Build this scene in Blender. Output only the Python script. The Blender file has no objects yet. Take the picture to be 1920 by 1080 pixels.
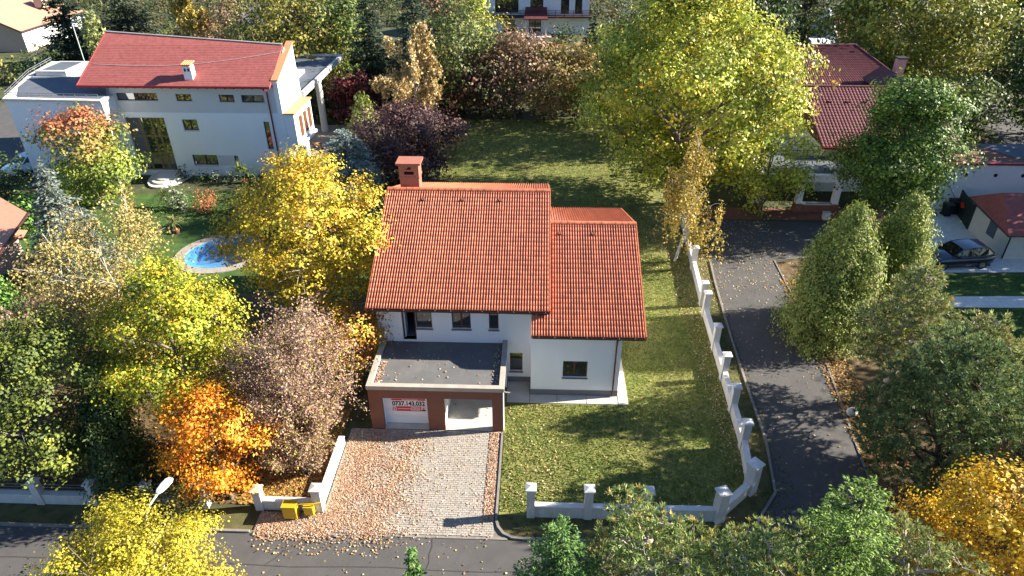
import bpy, math, random
import numpy as np
from mathutils import Vector, Matrix

random.seed(7)
RNG = np.random.default_rng(11)
scene = bpy.context.scene
COL = scene.collection
PI = math.pi

# ------------------------------------------------------------------ camera
def camera_basis(pitch, yaw, roll):
    p, y, r = map(math.radians, (pitch, yaw, roll))
    fw = Vector((-math.sin(y) * math.cos(p), math.cos(y) * math.cos(p), -math.sin(p)))
    rt = Vector((math.cos(y), math.sin(y), 0))
    up = rt.cross(fw)
    return rt * math.cos(r) + up * math.sin(r), up * math.cos(r) - rt * math.sin(r), fw
cam_data = bpy.data.cameras.new("camera")
cam_data.sensor_width = 36.0
cam_data.lens = 24.0
cam_data.clip_start = 0.5
cam_data.clip_end = 2000.0
cam = bpy.data.objects.new("camera", cam_data)
COL.objects.link(cam)
rt, up, fw = camera_basis(31.82, 2.26, -0.21)
cam.matrix_world = Matrix(((rt.x, up.x, -fw.x, 0), (rt.y, up.y, -fw.y, 0), (rt.z, up.z, -fw.z, 25.0), (0, 0, 0, 1)))
scene.camera = cam

# ------------------------------------------------------------------ sky, sun, exposure
SUN_EL, SUN_AZ = math.radians(26.0), math.radians(9.0)      # azimuth from +X towards +Y
world = bpy.data.worlds.new("World")
scene.world = world
world.use_nodes = True
wn = world.node_tree
sky = wn.nodes.new("ShaderNodeTexSky")
sky.sky_type = 'NISHITA'
sky.sun_disc = False
sky.sun_elevation = SUN_EL
sky.sun_rotation = math.radians(81.0)
sky.altitude = 100
sky.air_density = 1.0
sky.dust_density = 0.4
sky.ozone_density = 6.0
bg = wn.nodes["Background"]
bg.inputs["Strength"].default_value = 0.062
wn.links.new(sky.outputs[0], bg.inputs[0])
sun_data = bpy.data.lights.new("sun", 'SUN')
sun_data.energy = 5.0
sun_data.angle = math.radians(0.5)
sun_data.color = (1.0, 0.92, 0.80)
sun = bpy.data.objects.new("sun", sun_data)
COL.objects.link(sun)
sd = Vector((math.cos(SUN_EL) * math.cos(SUN_AZ), math.cos(SUN_EL) * math.sin(SUN_AZ), math.sin(SUN_EL)))
sun.rotation_euler = sd.to_track_quat('Z', 'Y').to_euler()
sun.location = (60, 10, 60)
scene.view_settings.view_transform = 'Standard'
scene.view_settings.look = 'None'
scene.view_settings.gamma = 1.0
scene.view_settings.exposure = 1.78
scene.view_settings.use_curve_mapping = False

# ------------------------------------------------------------------ materials
MATS = {}
def pm(name, base, rough=0.8, var=0.12, scale=2.0, bump=0.0, bscale=20.0, spec=0.4, metallic=0.0, coat=0.0, tint=None, detail=6.0, wear=0.0, wear_col=(0.1, 0.09, 0.08), wear_scale=0.6, stretch=None):
    m = bpy.data.materials.new(name)
    m.use_nodes = True
    nt = m.node_tree
    b = nt.nodes["Principled BSDF"]
    b.inputs["Roughness"].default_value = rough
    b.inputs["Specular IOR Level"].default_value = spec
    b.inputs["Metallic"].default_value = metallic
    b.inputs["Coat Weight"].default_value = coat
    geo = nt.nodes.new("ShaderNodeNewGeometry")
    src = geo.outputs["Position"]
    if stretch:
        mp = nt.nodes.new("ShaderNodeMapping")
        mp.inputs["Scale"].default_value = stretch
        nt.links.new(src, mp.inputs["Vector"])
        src = mp.outputs[0]
    n = nt.nodes.new("ShaderNodeTexNoise")
    n.inputs["Scale"].default_value = scale
    n.inputs["Detail"].default_value = detail
    n.inputs["Roughness"].default_value = 0.65
    nt.links.new(src, n.inputs["Vector"])
    r = nt.nodes.new("ShaderNodeValToRGB")
    c1 = [c * (1 - var) for c in base]
    c2 = [min(1, c * (1 + var)) for c in (tint or base)]
    r.color_ramp.elements[0].position = 0.3
    r.color_ramp.elements[0].color = (*c1, 1)
    r.color_ramp.elements[1].position = 0.7
    r.color_ramp.elements[1].color = (*c2, 1)
    nt.links.new(n.outputs[0], r.inputs[0])
    out = r.outputs[0]
    if wear > 0:
        n3 = nt.nodes.new("ShaderNodeTexNoise")
        n3.inputs["Scale"].default_value = wear_scale
        n3.inputs["Detail"].default_value = 9
        n3.inputs["Roughness"].default_value = 0.72
        nt.links.new(src, n3.inputs["Vector"])
        r3 = nt.nodes.new("ShaderNodeValToRGB")
        r3.color_ramp.elements[0].position = 0.48
        r3.color_ramp.elements[0].color = (0, 0, 0, 1)
        r3.color_ramp.elements[1].position = 0.72
        r3.color_ramp.elements[1].color = (wear, wear, wear, 1)
        nt.links.new(n3.outputs[0], r3.inputs[0])
        mx = nt.nodes.new("ShaderNodeMixRGB")
        nt.links.new(r3.outputs[0], mx.inputs[0])
        nt.links.new(out, mx.inputs[1])
        mx.inputs[2].default_value = (*wear_col, 1)
        out = mx.outputs[0]
    nt.links.new(out, b.inputs["Base Color"])
    if bump > 0:
        n2 = nt.nodes.new("ShaderNodeTexNoise")
        n2.inputs["Scale"].default_value = bscale
        n2.inputs["Detail"].default_value = 5
        nt.links.new(src, n2.inputs["Vector"])
        bp = nt.nodes.new("ShaderNodeBump")
        bp.inputs["Strength"].default_value = bump
        bp.inputs["Distance"].default_value = 0.03
        nt.links.new(n2.outputs[0], bp.inputs["Height"])
        nt.links.new(bp.outputs[0], b.inputs["Normal"])
    MATS[name] = m
    return m

def leaf_mat(name, transl=0.3, rough=0.55):
    m = bpy.data.materials.new(name)
    m.use_nodes = True
    nt = m.node_tree
    b = nt.nodes["Principled BSDF"]
    b.inputs["Roughness"].default_value = rough
    b.inputs["Specular IOR Level"].default_value = 0.3
    at = nt.nodes.new("ShaderNodeAttribute")
    at.attribute_name = "Col"
    nt.links.new(at.outputs["Color"], b.inputs["Base Color"])
    tr = nt.nodes.new("ShaderNodeBsdfTranslucent")
    nt.links.new(at.outputs["Color"], tr.inputs["Color"])
    mix = nt.nodes.new("ShaderNodeMixShader")
    mix.inputs[0].default_value = transl
    nt.links.new(b.outputs[0], mix.inputs[1])
    nt.links.new(tr.outputs[0], mix.inputs[2])
    nt.links.new(mix.outputs[0], nt.nodes["Material Output"].inputs[0])
    MATS[name] = m
    return m

M_LEAF = leaf_mat("leaf", 0.20)
M_NEEDLE = leaf_mat("needle", 0.20, 0.6)
M_DRYLEAF = leaf_mat("dry_leaf", 0.12, 0.7)
M_GRASSBLADE = leaf_mat("grass_blade", 0.3, 0.6)
M_SOIL = pm("soil", (0.075, 0.062, 0.035), 0.95, 0.45, 0.7, 0.6, 9, tint=(0.06, 0.075, 0.025))
M_LITTER = pm("leaf_litter_soil", (0.11, 0.065, 0.032), 0.95, 0.5, 2.2, 0.7, 14, tint=(0.13, 0.09, 0.04))
M_LAWN = pm("lawn_turf", (0.12, 0.15, 0.033), 0.95, 0.30, 0.9, 0.7, 26, tint=(0.20, 0.20, 0.052), wear=0.45, wear_col=(0.28, 0.225, 0.095), wear_scale=0.33)
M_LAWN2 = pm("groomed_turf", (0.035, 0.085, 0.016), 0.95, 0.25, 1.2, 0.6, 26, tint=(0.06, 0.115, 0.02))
M_VERGE = pm("verge_grass", (0.055, 0.075, 0.02), 0.95, 0.35, 1.4, 0.7, 22, tint=(0.11, 0.095, 0.035), wear=0.6, wear_col=(0.16, 0.105, 0.05), wear_scale=0.8)
M_ASPHALT = pm("asphalt", (0.085, 0.081, 0.077), 0.9, 0.14, 1.1, 0.35, 60, wear=0.55, wear_col=(0.125, 0.118, 0.108), wear_scale=0.3)
M_ASPHALT_SEAL = pm("asphalt_seal", (0.045, 0.043, 0.04), 0.85, 0.15, 3)
M_PAVER = pm("paver_concrete", (0.37, 0.335, 0.285), 0.9, 0.22, 4.5, 0.4, 40, wear=0.4, wear_col=(0.26, 0.22, 0.18), wear_scale=1.2)
M_JOINT = pm("paver_joint", (0.20, 0.17, 0.135), 0.95, 0.3, 5)
M_KERB = pm("kerb_concrete", (0.23, 0.21, 0.18), 0.9, 0.2, 2.5, 0.4, 30, wear=0.5, wear_col=(0.13, 0.115, 0.085), wear_scale=1.5)
M_CONC = pm("apron_concrete", (0.56, 0.51, 0.44), 0.88, 0.12, 1.2, 0.3, 40, wear=0.4, wear_col=(0.36, 0.31, 0.25), wear_scale=0.7)
M_RENDER = pm("white_render", (0.86, 0.86, 0.86), 0.85, 0.03, 1.1, 0.25, 70, wear=0.22, wear_col=(0.62, 0.61, 0.60), wear_scale=0.55, stretch=(2.2, 2.2, .35))
M_PLINTH = pm("grey_plinth", (0.17, 0.165, 0.165), 0.85, 0.10, 2, 0.3, 60)
M_BROWN = pm("brown_render", (0.19, 0.078, 0.052), 0.85, 0.06, 1.5, 0.3, 60)
M_TERRA = pm("chimney_render", (0.36, 0.135, 0.09), 0.8, 0.07, 2, 0.25, 60)
M_TILE = pm("clay_tile", (0.56, 0.150, 0.066), 0.5, 0.16, 3.4, 0.15, 40, spec=0.45, tint=(0.62, 0.195, 0.095), wear=0.22, wear_col=(0.40, 0.115, 0.06), wear_scale=0.9)
M_DECK = pm("roof_underlay", (0.16, 0.055, 0.03), 0.9, 0.1, 3)
M_GUTTER = pm("gutter_metal", (0.050, 0.022, 0.02), 0.45, 0.08, 3, spec=0.5)
M_STEEL = pm("bracket_steel", (0.5, 0.46, 0.42), 0.4, 0.1, 5, metallic=0.6)
M_WOOD = pm("window_wood", (0.13, 0.052, 0.018), 0.5, 0.2, 3, stretch=(6, 6, 1))
M_DARKWOOD = pm("dark_fascia_wood", (0.05, 0.018, 0.012), 0.6, 0.15, 3)
M_GLASS = pm("window_glass", (0.022, 0.026, 0.026), 0.04, 0.3, 1.0, spec=0.9)
for _m in (M_GLASS,):
    _m.node_tree.nodes["Principled BSDF"].inputs["IOR"].default_value = 1.9
M_MEMBRANE = pm("roof_membrane", (0.12, 0.12, 0.117), 0.85, 0.10, 1.5, 0.2, 30, wear=0.5, wear_col=(0.21, 0.20, 0.18), wear_scale=0.9)
M_PARAPET = pm("parapet_concrete", (0.40, 0.36, 0.30), 0.9, 0.12, 2.2, 0.3, 40, wear=0.5, wear_col=(0.30, 0.26, 0.215), wear_scale=1.8)
M_GARDOOR = pm("garage_door_white", (0.80, 0.81, 0.83), 0.45, 0.02, 1.5)
M_BANNER_W = pm("banner_white", (0.80, 0.78, 0.80), 0.5, 0.02, 2)
M_BANNER_R = pm("banner_red", (0.58, 0.035, 0.04), 0.5, 0.05, 2)
M_INK = pm("print_navy", (0.018, 0.012, 0.03), 0.5, 0.05, 2)
M_PRINT_W = pm("print_white", (0.78, 0.66, 0.68), 0.5, 0.05, 2)
M_SKIN = pm("print_portrait", (0.42, 0.26, 0.20), 0.5, 0.1, 9)
M_FENCE = pm("fence_render", (0.62, 0.60, 0.57), 0.9, 0.07, 1.8, 0.3, 50, wear=0.6, wear_col=(0.38, 0.355, 0.32), wear_scale=1.1, stretch=(2.0, 2.0, .6))
M_FENCECAP = pm("fence_cap", (0.66, 0.645, 0.61), 0.85, 0.07, 3, wear=0.6, wear_col=(0.42, 0.39, 0.35), wear_scale=3)
M_YELLOW = pm("yellow_box_paint", (0.52, 0.36, 0.02), 0.5, 0.08, 3, wear=0.25, wear_col=(0.38, 0.25, 0.03), wear_scale=3)
M_LAMP = pm("lamp_grey", (0.55, 0.58, 0.60), 0.4, 0.05, 3, metallic=0.2)
M_LWALL = pm("cool_white_render", (0.82, 0.84, 0.86), 0.85, 0.03, 0.8, 0.25, 60, wear=0.2, wear_col=(0.6, 0.62, 0.64), wear_scale=0.4, stretch=(2.2, 2.2, .35))
M_LGREY = pm("light_grey_render", (0.60, 0.595, 0.60), 0.85, 0.03, 0.8, 0.25, 60)
M_SHINGLE = pm("red_shingle", (0.30, 0.082, 0.070), 0.85, 0.13, 2.6, 0.5, 26, tint=(0.34, 0.10, 0.086), wear=0.25, wear_col=(0.25, 0.055, 0.05), wear_scale=0.5)
M_COPING = pm("orange_coping", (0.52, 0.25, 0.115), 0.75, 0.10, 3)
M_REDPIPE = pm("red_metal", (0.23, 0.02, 0.022), 0.4, 0.08, 3)
M_DARKROOF = pm("slate_blue_membrane", (0.10, 0.115, 0.135), 0.8, 0.2, 1.0, 0.2, 30, wear=0.4, wear_col=(0.17, 0.18, 0.19), wear_scale=0.7)
M_PALE = pm("pale_concrete", (0.60, 0.57, 0.52), 0.88, 0.08, 1.2, 0.2, 40, wear=0.3, wear_col=(0.45, 0.42, 0.37), wear_scale=1.0)
M_MULLION = pm("ochre_mullion", (0.22, 0.155, 0.06), 0.5, 0.12, 3)
M_RAIL = pm("grey_rail", (0.28, 0.29, 0.30), 0.4, 0.05, 5, metallic=0.4)
M_WIRE = pm("pale_wire", (0.6, 0.57, 0.55), 0.6, 0.05, 5)
M_WINERED = pm("wine_tile", (0.125, 0.032, 0.034), 0.62, 0.20, 3.5, 0.2, 40, tint=(0.16, 0.045, 0.045))
M_BRICK = pm("brick_brown", (0.22, 0.095, 0.065), 0.9, 0.2, 6, 0.4, 30)
M_PINK = pm("pink_render", (0.50, 0.33, 0.30), 0.85, 0.08, 2)
M_BEIGE = pm("beige_render", (0.44, 0.33, 0.26), 0.85, 0.06, 1)
M_TAN = pm("tan_tile", (0.42, 0.235, 0.155), 0.8, 0.12, 1.5, 0.3, 12, stretch=(1, 1, 4))
M_ORANGEROOF = pm("salmon_tile", (0.50, 0.23, 0.15), 0.75, 0.10, 2, 0.4, 10, stretch=(1.0, 4, 1.0))
M_DARKGREEN = pm("dark_green_sheet", (0.018, 0.030, 0.027), 0.6, 0.2, 3)
M_GRAVEL = pm("pale_gravel", (0.72, 0.70, 0.68), 0.95, 0.14, 3, 0.6, 40, wear=0.45, wear_col=(0.48, 0.45, 0.42), wear_scale=1.2)
M_POOL = pm("pool_blue", (0.05, 0.19, 0.42), 0.4, 0.10, 1.2, wear=0.25, wear_col=(0.06, 0.30, 0.55), wear_scale=0.6)
M_POOLF = pm("pool_floor_blue", (0.13, 0.32, 0.52), 0.45, 0.12, 1.2)
M_TERRACE = pm("terrace_stone", (0.33, 0.285, 0.225), 0.85, 0.15, 2.0, 0.3, 20)
M_CARPAINT = pm("graphite_blue_paint", (0.030, 0.042, 0.068), 0.28, 0.05, 2, metallic=0.55, coat=0.8)
M_CARSILVER = pm("silver_blue_paint", (0.20, 0.25, 0.36), 0.3, 0.05, 2, metallic=0.5, coat=0.8)
M_CARWHITE = pm("white_car_paint", (0.62, 0.65, 0.68), 0.3, 0.03, 2, coat=0.7)
M_CARGLASS = pm("car_glass", (0.010, 0.011, 0.013), 0.04, 0.1, 2, spec=0.9)
M_TYRE = pm("tyre_rubber", (0.012, 0.012, 0.012), 0.8, 0.1, 6)
M_RIM = pm("alloy_rim", (0.28, 0.29, 0.30), 0.3, 0.05, 6, metallic=0.8)
M_CHROME = pm("chrome", (0.65, 0.66, 0.68), 0.15, 0.02, 5, metallic=1.0)
M_BLACKPL = pm("black_plastic", (0.015, 0.016, 0.017), 0.5, 0.15, 5)
M_LIGHTLENS = pm("lamp_lens", (0.55, 0.60, 0.66), 0.1, 0.05, 5, spec=0.8)
M_BINGREEN = pm("bin_plastic", (0.014, 0.018, 0.018), 0.5, 0.1, 5)
M_HOSE = pm("green_hose", (0.04, 0.11, 0.04), 0.5, 0.2, 6)
M_REDTOY = pm("red_plastic", (0.50, 0.04, 0.02), 0.5, 0.1, 5)
M_BLUEPL = pm("blue_plastic", (0.03, 0.07, 0.22), 0.5, 0.1, 5)
M_POT = pm("terracotta_pot", (0.25, 0.10, 0.06), 0.8, 0.15, 5)
M_BARK = pm("grey_bark", (0.17, 0.135, 0.10), 0.95, 0.3, 6, 0.6, 20, stretch=(1, 1, 0.3))
M_BARKDARK = pm("dark_bark", (0.075, 0.055, 0.04), 0.95, 0.3, 6, 0.6, 20, stretch=(1, 1, 0.3))
M_BARKPALE = pm("pale_bark", (0.36, 0.31, 0.25), 0.9, 0.25, 5, 0.5, 20, stretch=(1, 1, 0.3))
M_BIRCH = pm("birch_bark", (0.46, 0.43, 0.39), 0.85, 0.15, 5, 0.4, 20, wear=0.7, wear_col=(0.10, 0.085, 0.07), wear_scale=3.5)
M_METALSIGN = pm("sign_metal", (0.25, 0.25, 0.25), 0.5, 0.1, 5, metallic=0.4)

def tile_variation(m):
    """every tile its own tone, faint streaks down the slope"""
    nt = m.node_tree; b = nt.nodes["Principled BSDF"]
    src = b.inputs["Base Color"].links[0].from_socket
    geo = nt.nodes.new("ShaderNodeNewGeometry")
    mp = nt.nodes.new("ShaderNodeMapping"); mp.inputs["Scale"].default_value = (1 / .29, 1 / .306, 0.001)
    nt.links.new(geo.outputs["Position"], mp.inputs["Vector"])
    vo = nt.nodes.new("ShaderNodeTexVoronoi"); vo.inputs["Scale"].default_value = 1.0; vo.inputs["Randomness"].default_value = 0.0
    nt.links.new(mp.outputs[0], vo.inputs["Vector"])
    mr = nt.nodes.new("ShaderNodeMapRange"); mr.inputs["To Min"].default_value = 0.87; mr.inputs["To Max"].default_value = 1.08
    sep = nt.nodes.new("ShaderNodeSeparateColor"); nt.links.new(vo.outputs["Color"], sep.inputs[0]); nt.links.new(sep.outputs[0], mr.inputs["Value"])
    mp2 = nt.nodes.new("ShaderNodeMapping"); mp2.inputs["Scale"].default_value = (2.4, .22, .22); nt.links.new(geo.outputs["Position"], mp2.inputs["Vector"])
    ns = nt.nodes.new("ShaderNodeTexNoise"); ns.inputs["Scale"].default_value = 1.0; ns.inputs["Detail"].default_value = 6; nt.links.new(mp2.outputs[0], ns.inputs["Vector"])
    mr2 = nt.nodes.new("ShaderNodeMapRange"); mr2.inputs["From Min"].default_value = .35; mr2.inputs["From Max"].default_value = .65; mr2.inputs["To Min"].default_value = 0.84; mr2.inputs["To Max"].default_value = 1.06; nt.links.new(ns.outputs[0], mr2.inputs["Value"])
    mu = nt.nodes.new("ShaderNodeMath"); mu.operation = 'MULTIPLY'; nt.links.new(mr.outputs[0], mu.inputs[0]); nt.links.new(mr2.outputs[0], mu.inputs[1])
    vm = nt.nodes.new("ShaderNodeVectorMath"); vm.operation = 'SCALE'; nt.links.new(src, vm.inputs[0]); nt.links.new(mu.outputs[0], vm.inputs["Scale"])
    nt.links.new(vm.outputs[0], b.inputs["Base Color"])
tile_variation(M_TILE); tile_variation(M_WINERED)

# ------------------------------------------------------------------ object helpers
def props(o, label=None, cat=None, group=None, kind=None):
    if label: o["label"] = label
    if cat: o["category"] = cat
    if group: o["group"] = group
    if kind: o["kind"] = kind
    return o
def thing(name, label, cat, loc=(0, 0, 0), group=None):
    o = bpy.data.objects.new(name, None)
    o.empty_display_size = 0.3
    o.location = loc
    COL.objects.link(o)
    return props(o, label, cat, group)
def origin_of(parent):
    v = Vector((0, 0, 0))
    while parent is not None:
        v += Vector(parent.location)
        parent = parent.parent
    return v

class MB:
    """collects faces (world coordinates) for one mesh object"""
    def __init__(s):
        s.v = []; s.f = []; s.smooth = []
    def add(s, vs, fs, smooth=False):
        o = len(s.v)
        s.v.extend([tuple(p) for p in vs])
        s.f.extend([tuple(i + o for i in f) for f in fs])
        s.smooth.extend([smooth] * len(fs))
        return s
    def box(s, x0, x1, y0, y1, z0, z1):
        vs = [(x0, y0, z0), (x1, y0, z0), (x1, y1, z0), (x0, y1, z0), (x0, y0, z1), (x1, y0, z1), (x1, y1, z1), (x0, y1, z1)]
        return s.add(vs, [(0, 3, 2, 1), (4, 5, 6, 7), (0, 1, 5, 4), (1, 2, 6, 5), (2, 3, 7, 6), (3, 0, 4, 7)])
    def obox(s, c, ux, hx, hy, z0, z1):
        """box with a rotated footprint: centre c, unit x axis ux, half sizes"""
        ux = Vector((ux[0], ux[1])).normalized(); uy = Vector((-ux.y, ux.x)); c = Vector(c[:2])
        q = [c - ux * hx - uy * hy, c + ux * hx - uy * hy, c + ux * hx + uy * hy, c - ux * hx + uy * hy]
        return s.prism([(p.x, p.y) for p in q], z0, z1)
    def prism(s, poly, z0, z1):
        n = len(poly)
        vs = [(x, y, z0) for x, y in poly] + [(x, y, z1) for x, y in poly]
        fs = [tuple(range(n - 1, -1, -1)), tuple(range(n, 2 * n))] + [(i, (i + 1) % n, n + (i + 1) % n, n + i) for i in range(n)]
        return s.add(vs, fs)
    def xprism(s, prof, x0, x1):
        """profile of (y,z) points extruded along X"""
        n = len(prof)
        vs = [(x0, y, z) for y, z in prof] + [(x1, y, z) for y, z in prof]
        fs = [tuple(range(n)), tuple(range(2 * n - 1, n - 1, -1))] + [(i, n + i, n + (i + 1) % n, (i + 1) % n) for i in range(n)]
        return s.add(vs, fs)
    def yprism(s, prof, y0, y1):
        """profile of (x,z) points extruded along Y"""
        n = len(prof)
        vs = [(x, y0, z) for x, z in prof] + [(x, y1, z) for x, z in prof]
        fs = [tuple(range(n)), tuple(range(2 * n - 1, n - 1, -1))] + [(i, n + i, n + (i + 1) % n, (i + 1) % n) for i in range(n)]
        return s.add(vs, fs)
    def poly(s, pts):
        return s.add(pts, [tuple(range(len(pts)))])
    def tube(s, pts, rads, seg=8, caps=True, smooth=True):
        pts = [Vector(p) for p in pts]
        if not hasattr(rads, '__len__'): rads = [rads] * len(pts)
        vs = []; fs = []
        ref = None
        for i, p in enumerate(pts):
            d = (pts[min(i + 1, len(pts) - 1)] - pts[max(i - 1, 0)])
            if d.length < 1e-6: d = Vector((0, 0, 1))
            d.normalize()
            if ref is None:
                ref = d.orthogonal().normalized()
            a = (ref - d * ref.dot(d))
            a = a.normalized() if a.length > 1e-6 else d.orthogonal().normalized()
            ref = a
            b = d.cross(a)
            for k in range(seg):
                t = 2 * PI * k / seg
                vs.append(p + (a * math.cos(t) + b * math.sin(t)) * rads[i])
        n = len(pts)
        for i in range(n - 1):
            for k in range(seg):
                k2 = (k + 1) % seg
                fs.append((i * seg + k, i * seg + k2, (i + 1) * seg + k2, (i + 1) * seg + k))
        s.add(vs, fs, smooth)
        if caps:
            s.add(vs[:seg], [tuple(range(seg - 1, -1, -1))])
            s.add(vs[-seg:], [tuple(range(seg))])
        return s
    def cyl(s, x, y, z0, z1, r, seg=16, r2=None):
        return s.tube([(x, y, z0), (x, y, z1)], [r, r if r2 is None else r2], seg)
    def build(s, name, mat, parent=None, origin=None, kind=None):
        me = bpy.data.meshes.new(name)
        o0 = Vector(origin) if origin is not None else origin_of(parent)
        me.from_pydata([(p[0] - o0.x, p[1] - o0.y, p[2] - o0.z) for p in s.v], [], s.f)
        me.polygons.foreach_set("use_smooth", s.smooth)
        me.materials.append(mat)
        me.update()
        o = bpy.data.objects.new(name, me)
        COL.objects.link(o)
        if parent is not None: o.parent = parent
        elif origin is not None: o.location = origin
        if kind: o["kind"] = kind
        return o

def box_obj(name, mat, parent, *b):
    return MB().box(*b).build(name, mat, parent)

def wall_panel(mb, u0, u1, z0, z1, opens, P, depth):
    """wall slab with rectangular openings. P(u, d, z) -> point; d = 0 outside face, d = depth inside."""
    us = sorted(set([u0, u1] + [o[0] for o in opens] + [o[1] for o in opens]))
    zs = sorted(set([z0, z1] + [o[2] for o in opens] + [o[3] for o in opens]))
    inside = lambda u, z: any(o[0] < u < o[1] and o[2] < z < o[3] for o in opens)
    for i in range(len(us) - 1):
        for j in range(len(zs) - 1):
            if inside((us[i] + us[i + 1]) / 2, (zs[j] + zs[j + 1]) / 2): continue
            for d in (0, depth):
                mb.poly([P(us[i], d, zs[j]), P(us[i + 1], d, zs[j]), P(us[i + 1], d, zs[j + 1]), P(us[i], d, zs[j + 1])])
    for a, b, c, d in list(opens) + [(u0, u1, z0, z1)]:
        mb.poly([P(a, 0, c), P(b, 0, c), P(b, depth, c), P(a, depth, c)])
        mb.poly([P(a, 0, d), P(b, 0, d), P(b, depth, d), P(a, depth, d)])
        mb.poly([P(a, 0, c), P(a, 0, d), P(a, depth, d), P(a, depth, c)])
        mb.poly([P(b, 0, c), P(b, 0, d), P(b, depth, d), P(b, depth, c)])

def window(parent, P, a, b, c, d, mframe, mglass, mullions=(), transoms=(), rec=0.12, fw_=0.06, sill=None, name="window", ft=0.07):
    """window: frame mesh, pane child, sill child; P maps (u, depth, z)"""
    fr = MB()
    def pbox(mb, u0, u1, d0, d1, z0, z1):
        vs = [P(u0, d0, z0), P(u1, d0, z0), P(u1, d1, z0), P(u0, d1, z0), P(u0, d0, z1), P(u1, d0, z1), P(u1, d1, z1), P(u0, d1, z1)]
        mb.add(vs, [(0, 3, 2, 1), (4, 5, 6, 7), (0, 1, 5, 4), (1, 2, 6, 5), (2, 3, 7, 6), (3, 0, 4, 7)])
    pbox(fr, a, a + fw_, rec, rec + ft, c, d); pbox(fr, b - fw_, b, rec, rec + ft, c, d)
    pbox(fr, a + fw_, b - fw_, rec, rec + ft, c, c + fw_); pbox(fr, a + fw_, b - fw_, rec, rec + ft, d - fw_, d)
    for m in mullions: pbox(fr, m - fw_ * .8, m + fw_ * .8, rec - 0.003, rec + ft, c + fw_, d - fw_)
    for t in transoms: pbox(fr, a + fw_, b - fw_, rec - 0.006, rec + ft, t - fw_ * .6, t + fw_ * .6)
    w = fr.build(name, mframe, parent)
    us = [a + fw_] + sorted(mullions) + [b - fw_]
    zs = [c + fw_] + sorted(transoms) + [d - fw_]
    for i in range(len(us) - 1):
        for j in range(len(zs) - 1):
            g = MB(); pbox(g, us[i], us[i + 1], rec + 0.03, rec + 0.045, zs[j], zs[j + 1])
            g.build("pane", mglass, w)
    if sill:
        g = MB(); pbox(g, a - 0.04, b + 0.04, -0.07, rec, c - 0.06, c - 0.002)
        g.build("sill", sill, w)
    return w

FRONT = lambda y: (lambda u, d, z: (u, y + d, z))      # wall facing -Y
RIGHT = lambda x: (lambda u, d, z: (x - d, u, z))      # wall facing +X
LEFT = lambda x: (lambda u, d, z: (x + d, u, z))       # wall facing -X

def sheet(name, poly, z, mat, parent=None, holes=(), kind="structure"):
    import bmesh
    bm = bmesh.new()
    edges = []
    for loop in [poly] + list(holes):
        vs = [bm.verts.new((x, y, z)) for x, y in loop]
        for i in range(len(vs)): edges.append(bm.edges.new((vs[i], vs[(i + 1) % len(vs)])))
    bmesh.ops.triangle_fill(bm, use_beauty=True, use_dissolve=False, edges=edges)
    bmesh.ops.recalc_face_normals(bm, faces=bm.faces)
    if bm.faces and sum(f.normal.z for f in bm.faces) < 0:
        bmesh.ops.reverse_faces(bm, faces=bm.faces)
    me = bpy.data.meshes.new(name); bm.to_mesh(me); bm.free()
    me.materials.append(mat)
    o = bpy.data.objects.new(name, me); COL.objects.link(o)
    if parent is not None: o.parent = parent
    elif kind: o["kind"] = kind
    return o
def rect(x0, x1, y0, y1): return [(x0, y0), (x1, y0), (x1, y1), (x0, y1)]

# fast leaf meshes ---------------------------------------------------------
def quads_object(name, V, C, mat, parent=None, kind=None, nv=4):
    """V: (N,nv,3) world coordinates, C: (N,3) colour per piece"""
    n = len(V)
    o0 = origin_of(parent)
    V = (V - np.array([o0.x, o0.y, o0.z])).reshape(-1, 3)
    me = bpy.data.meshes.new(name)
    me.vertices.add(n * nv); me.vertices.foreach_set("co", V.astype(np.float32).ravel())
    me.loops.add(n * nv); me.loops.foreach_set("vertex_index", np.arange(n * nv, dtype=np.int32))
    me.polygons.add(n)
    me.polygons.foreach_set("loop_start", np.arange(0, n * nv, nv, dtype=np.int32))
    me.update(calc_edges=True)
    at = me.attributes.new("Col", 'FLOAT_COLOR', 'POINT')
    c4 = np.ones((n * nv, 4), np.float32); c4[:, :3] = np.repeat(np.clip(C, 0, 1), nv, axis=0)
    at.data.foreach_set("color", c4.ravel())
    me.materials.append(mat)
    me.validate()
    o = bpy.data.objects.new(name, me); COL.objects.link(o)
    if parent is not None: o.parent = parent
    if kind: o["kind"] = kind
    return o
def unit(a): return a / np.maximum(np.linalg.norm(a, axis=-1, keepdims=True), 1e-9)
def leaf_quads(P, S, N, T=None, width=0.62, fold=0.14):
    """kite-shaped folded leaves at P with size S, approximate normals N, optional axis T"""
    n = len(P)
    N = unit(N)
    if T is None: T = RNG.normal(size=(n, 3))
    T = unit(T - N * np.sum(T * N, 1, keepdims=True))
    B = np.cross(N, T)
    S = np.asarray(S).reshape(-1, 1) * np.ones((n, 1))
    w = width * 0.5 * S
    return np.stack([P - T * S * .5, P + B * w - T * S * .08 + N * S * fold, P + T * S * .5, P - B * w - T * S * .08 + N * S * fold], 1)
def palette(pal, n, jit=0.16):
    cols = np.array([p[:3] for p in pal]); w = np.array([p[3] for p in pal]); w = w / w.sum()
    c = cols[RNG.choice(len(pal), n, p=w)]
    return c * (1 + RNG.normal(0, jit, (n, 1)))
def in_ellipsoid_shell(n, lo=0.55, hi=1.0):
    d = unit(RNG.normal(size=(n, 3)))
    return d, d * (lo ** 3 + RNG.random((n, 1)) * (hi ** 3 - lo ** 3)) ** (1 / 3.)

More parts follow.
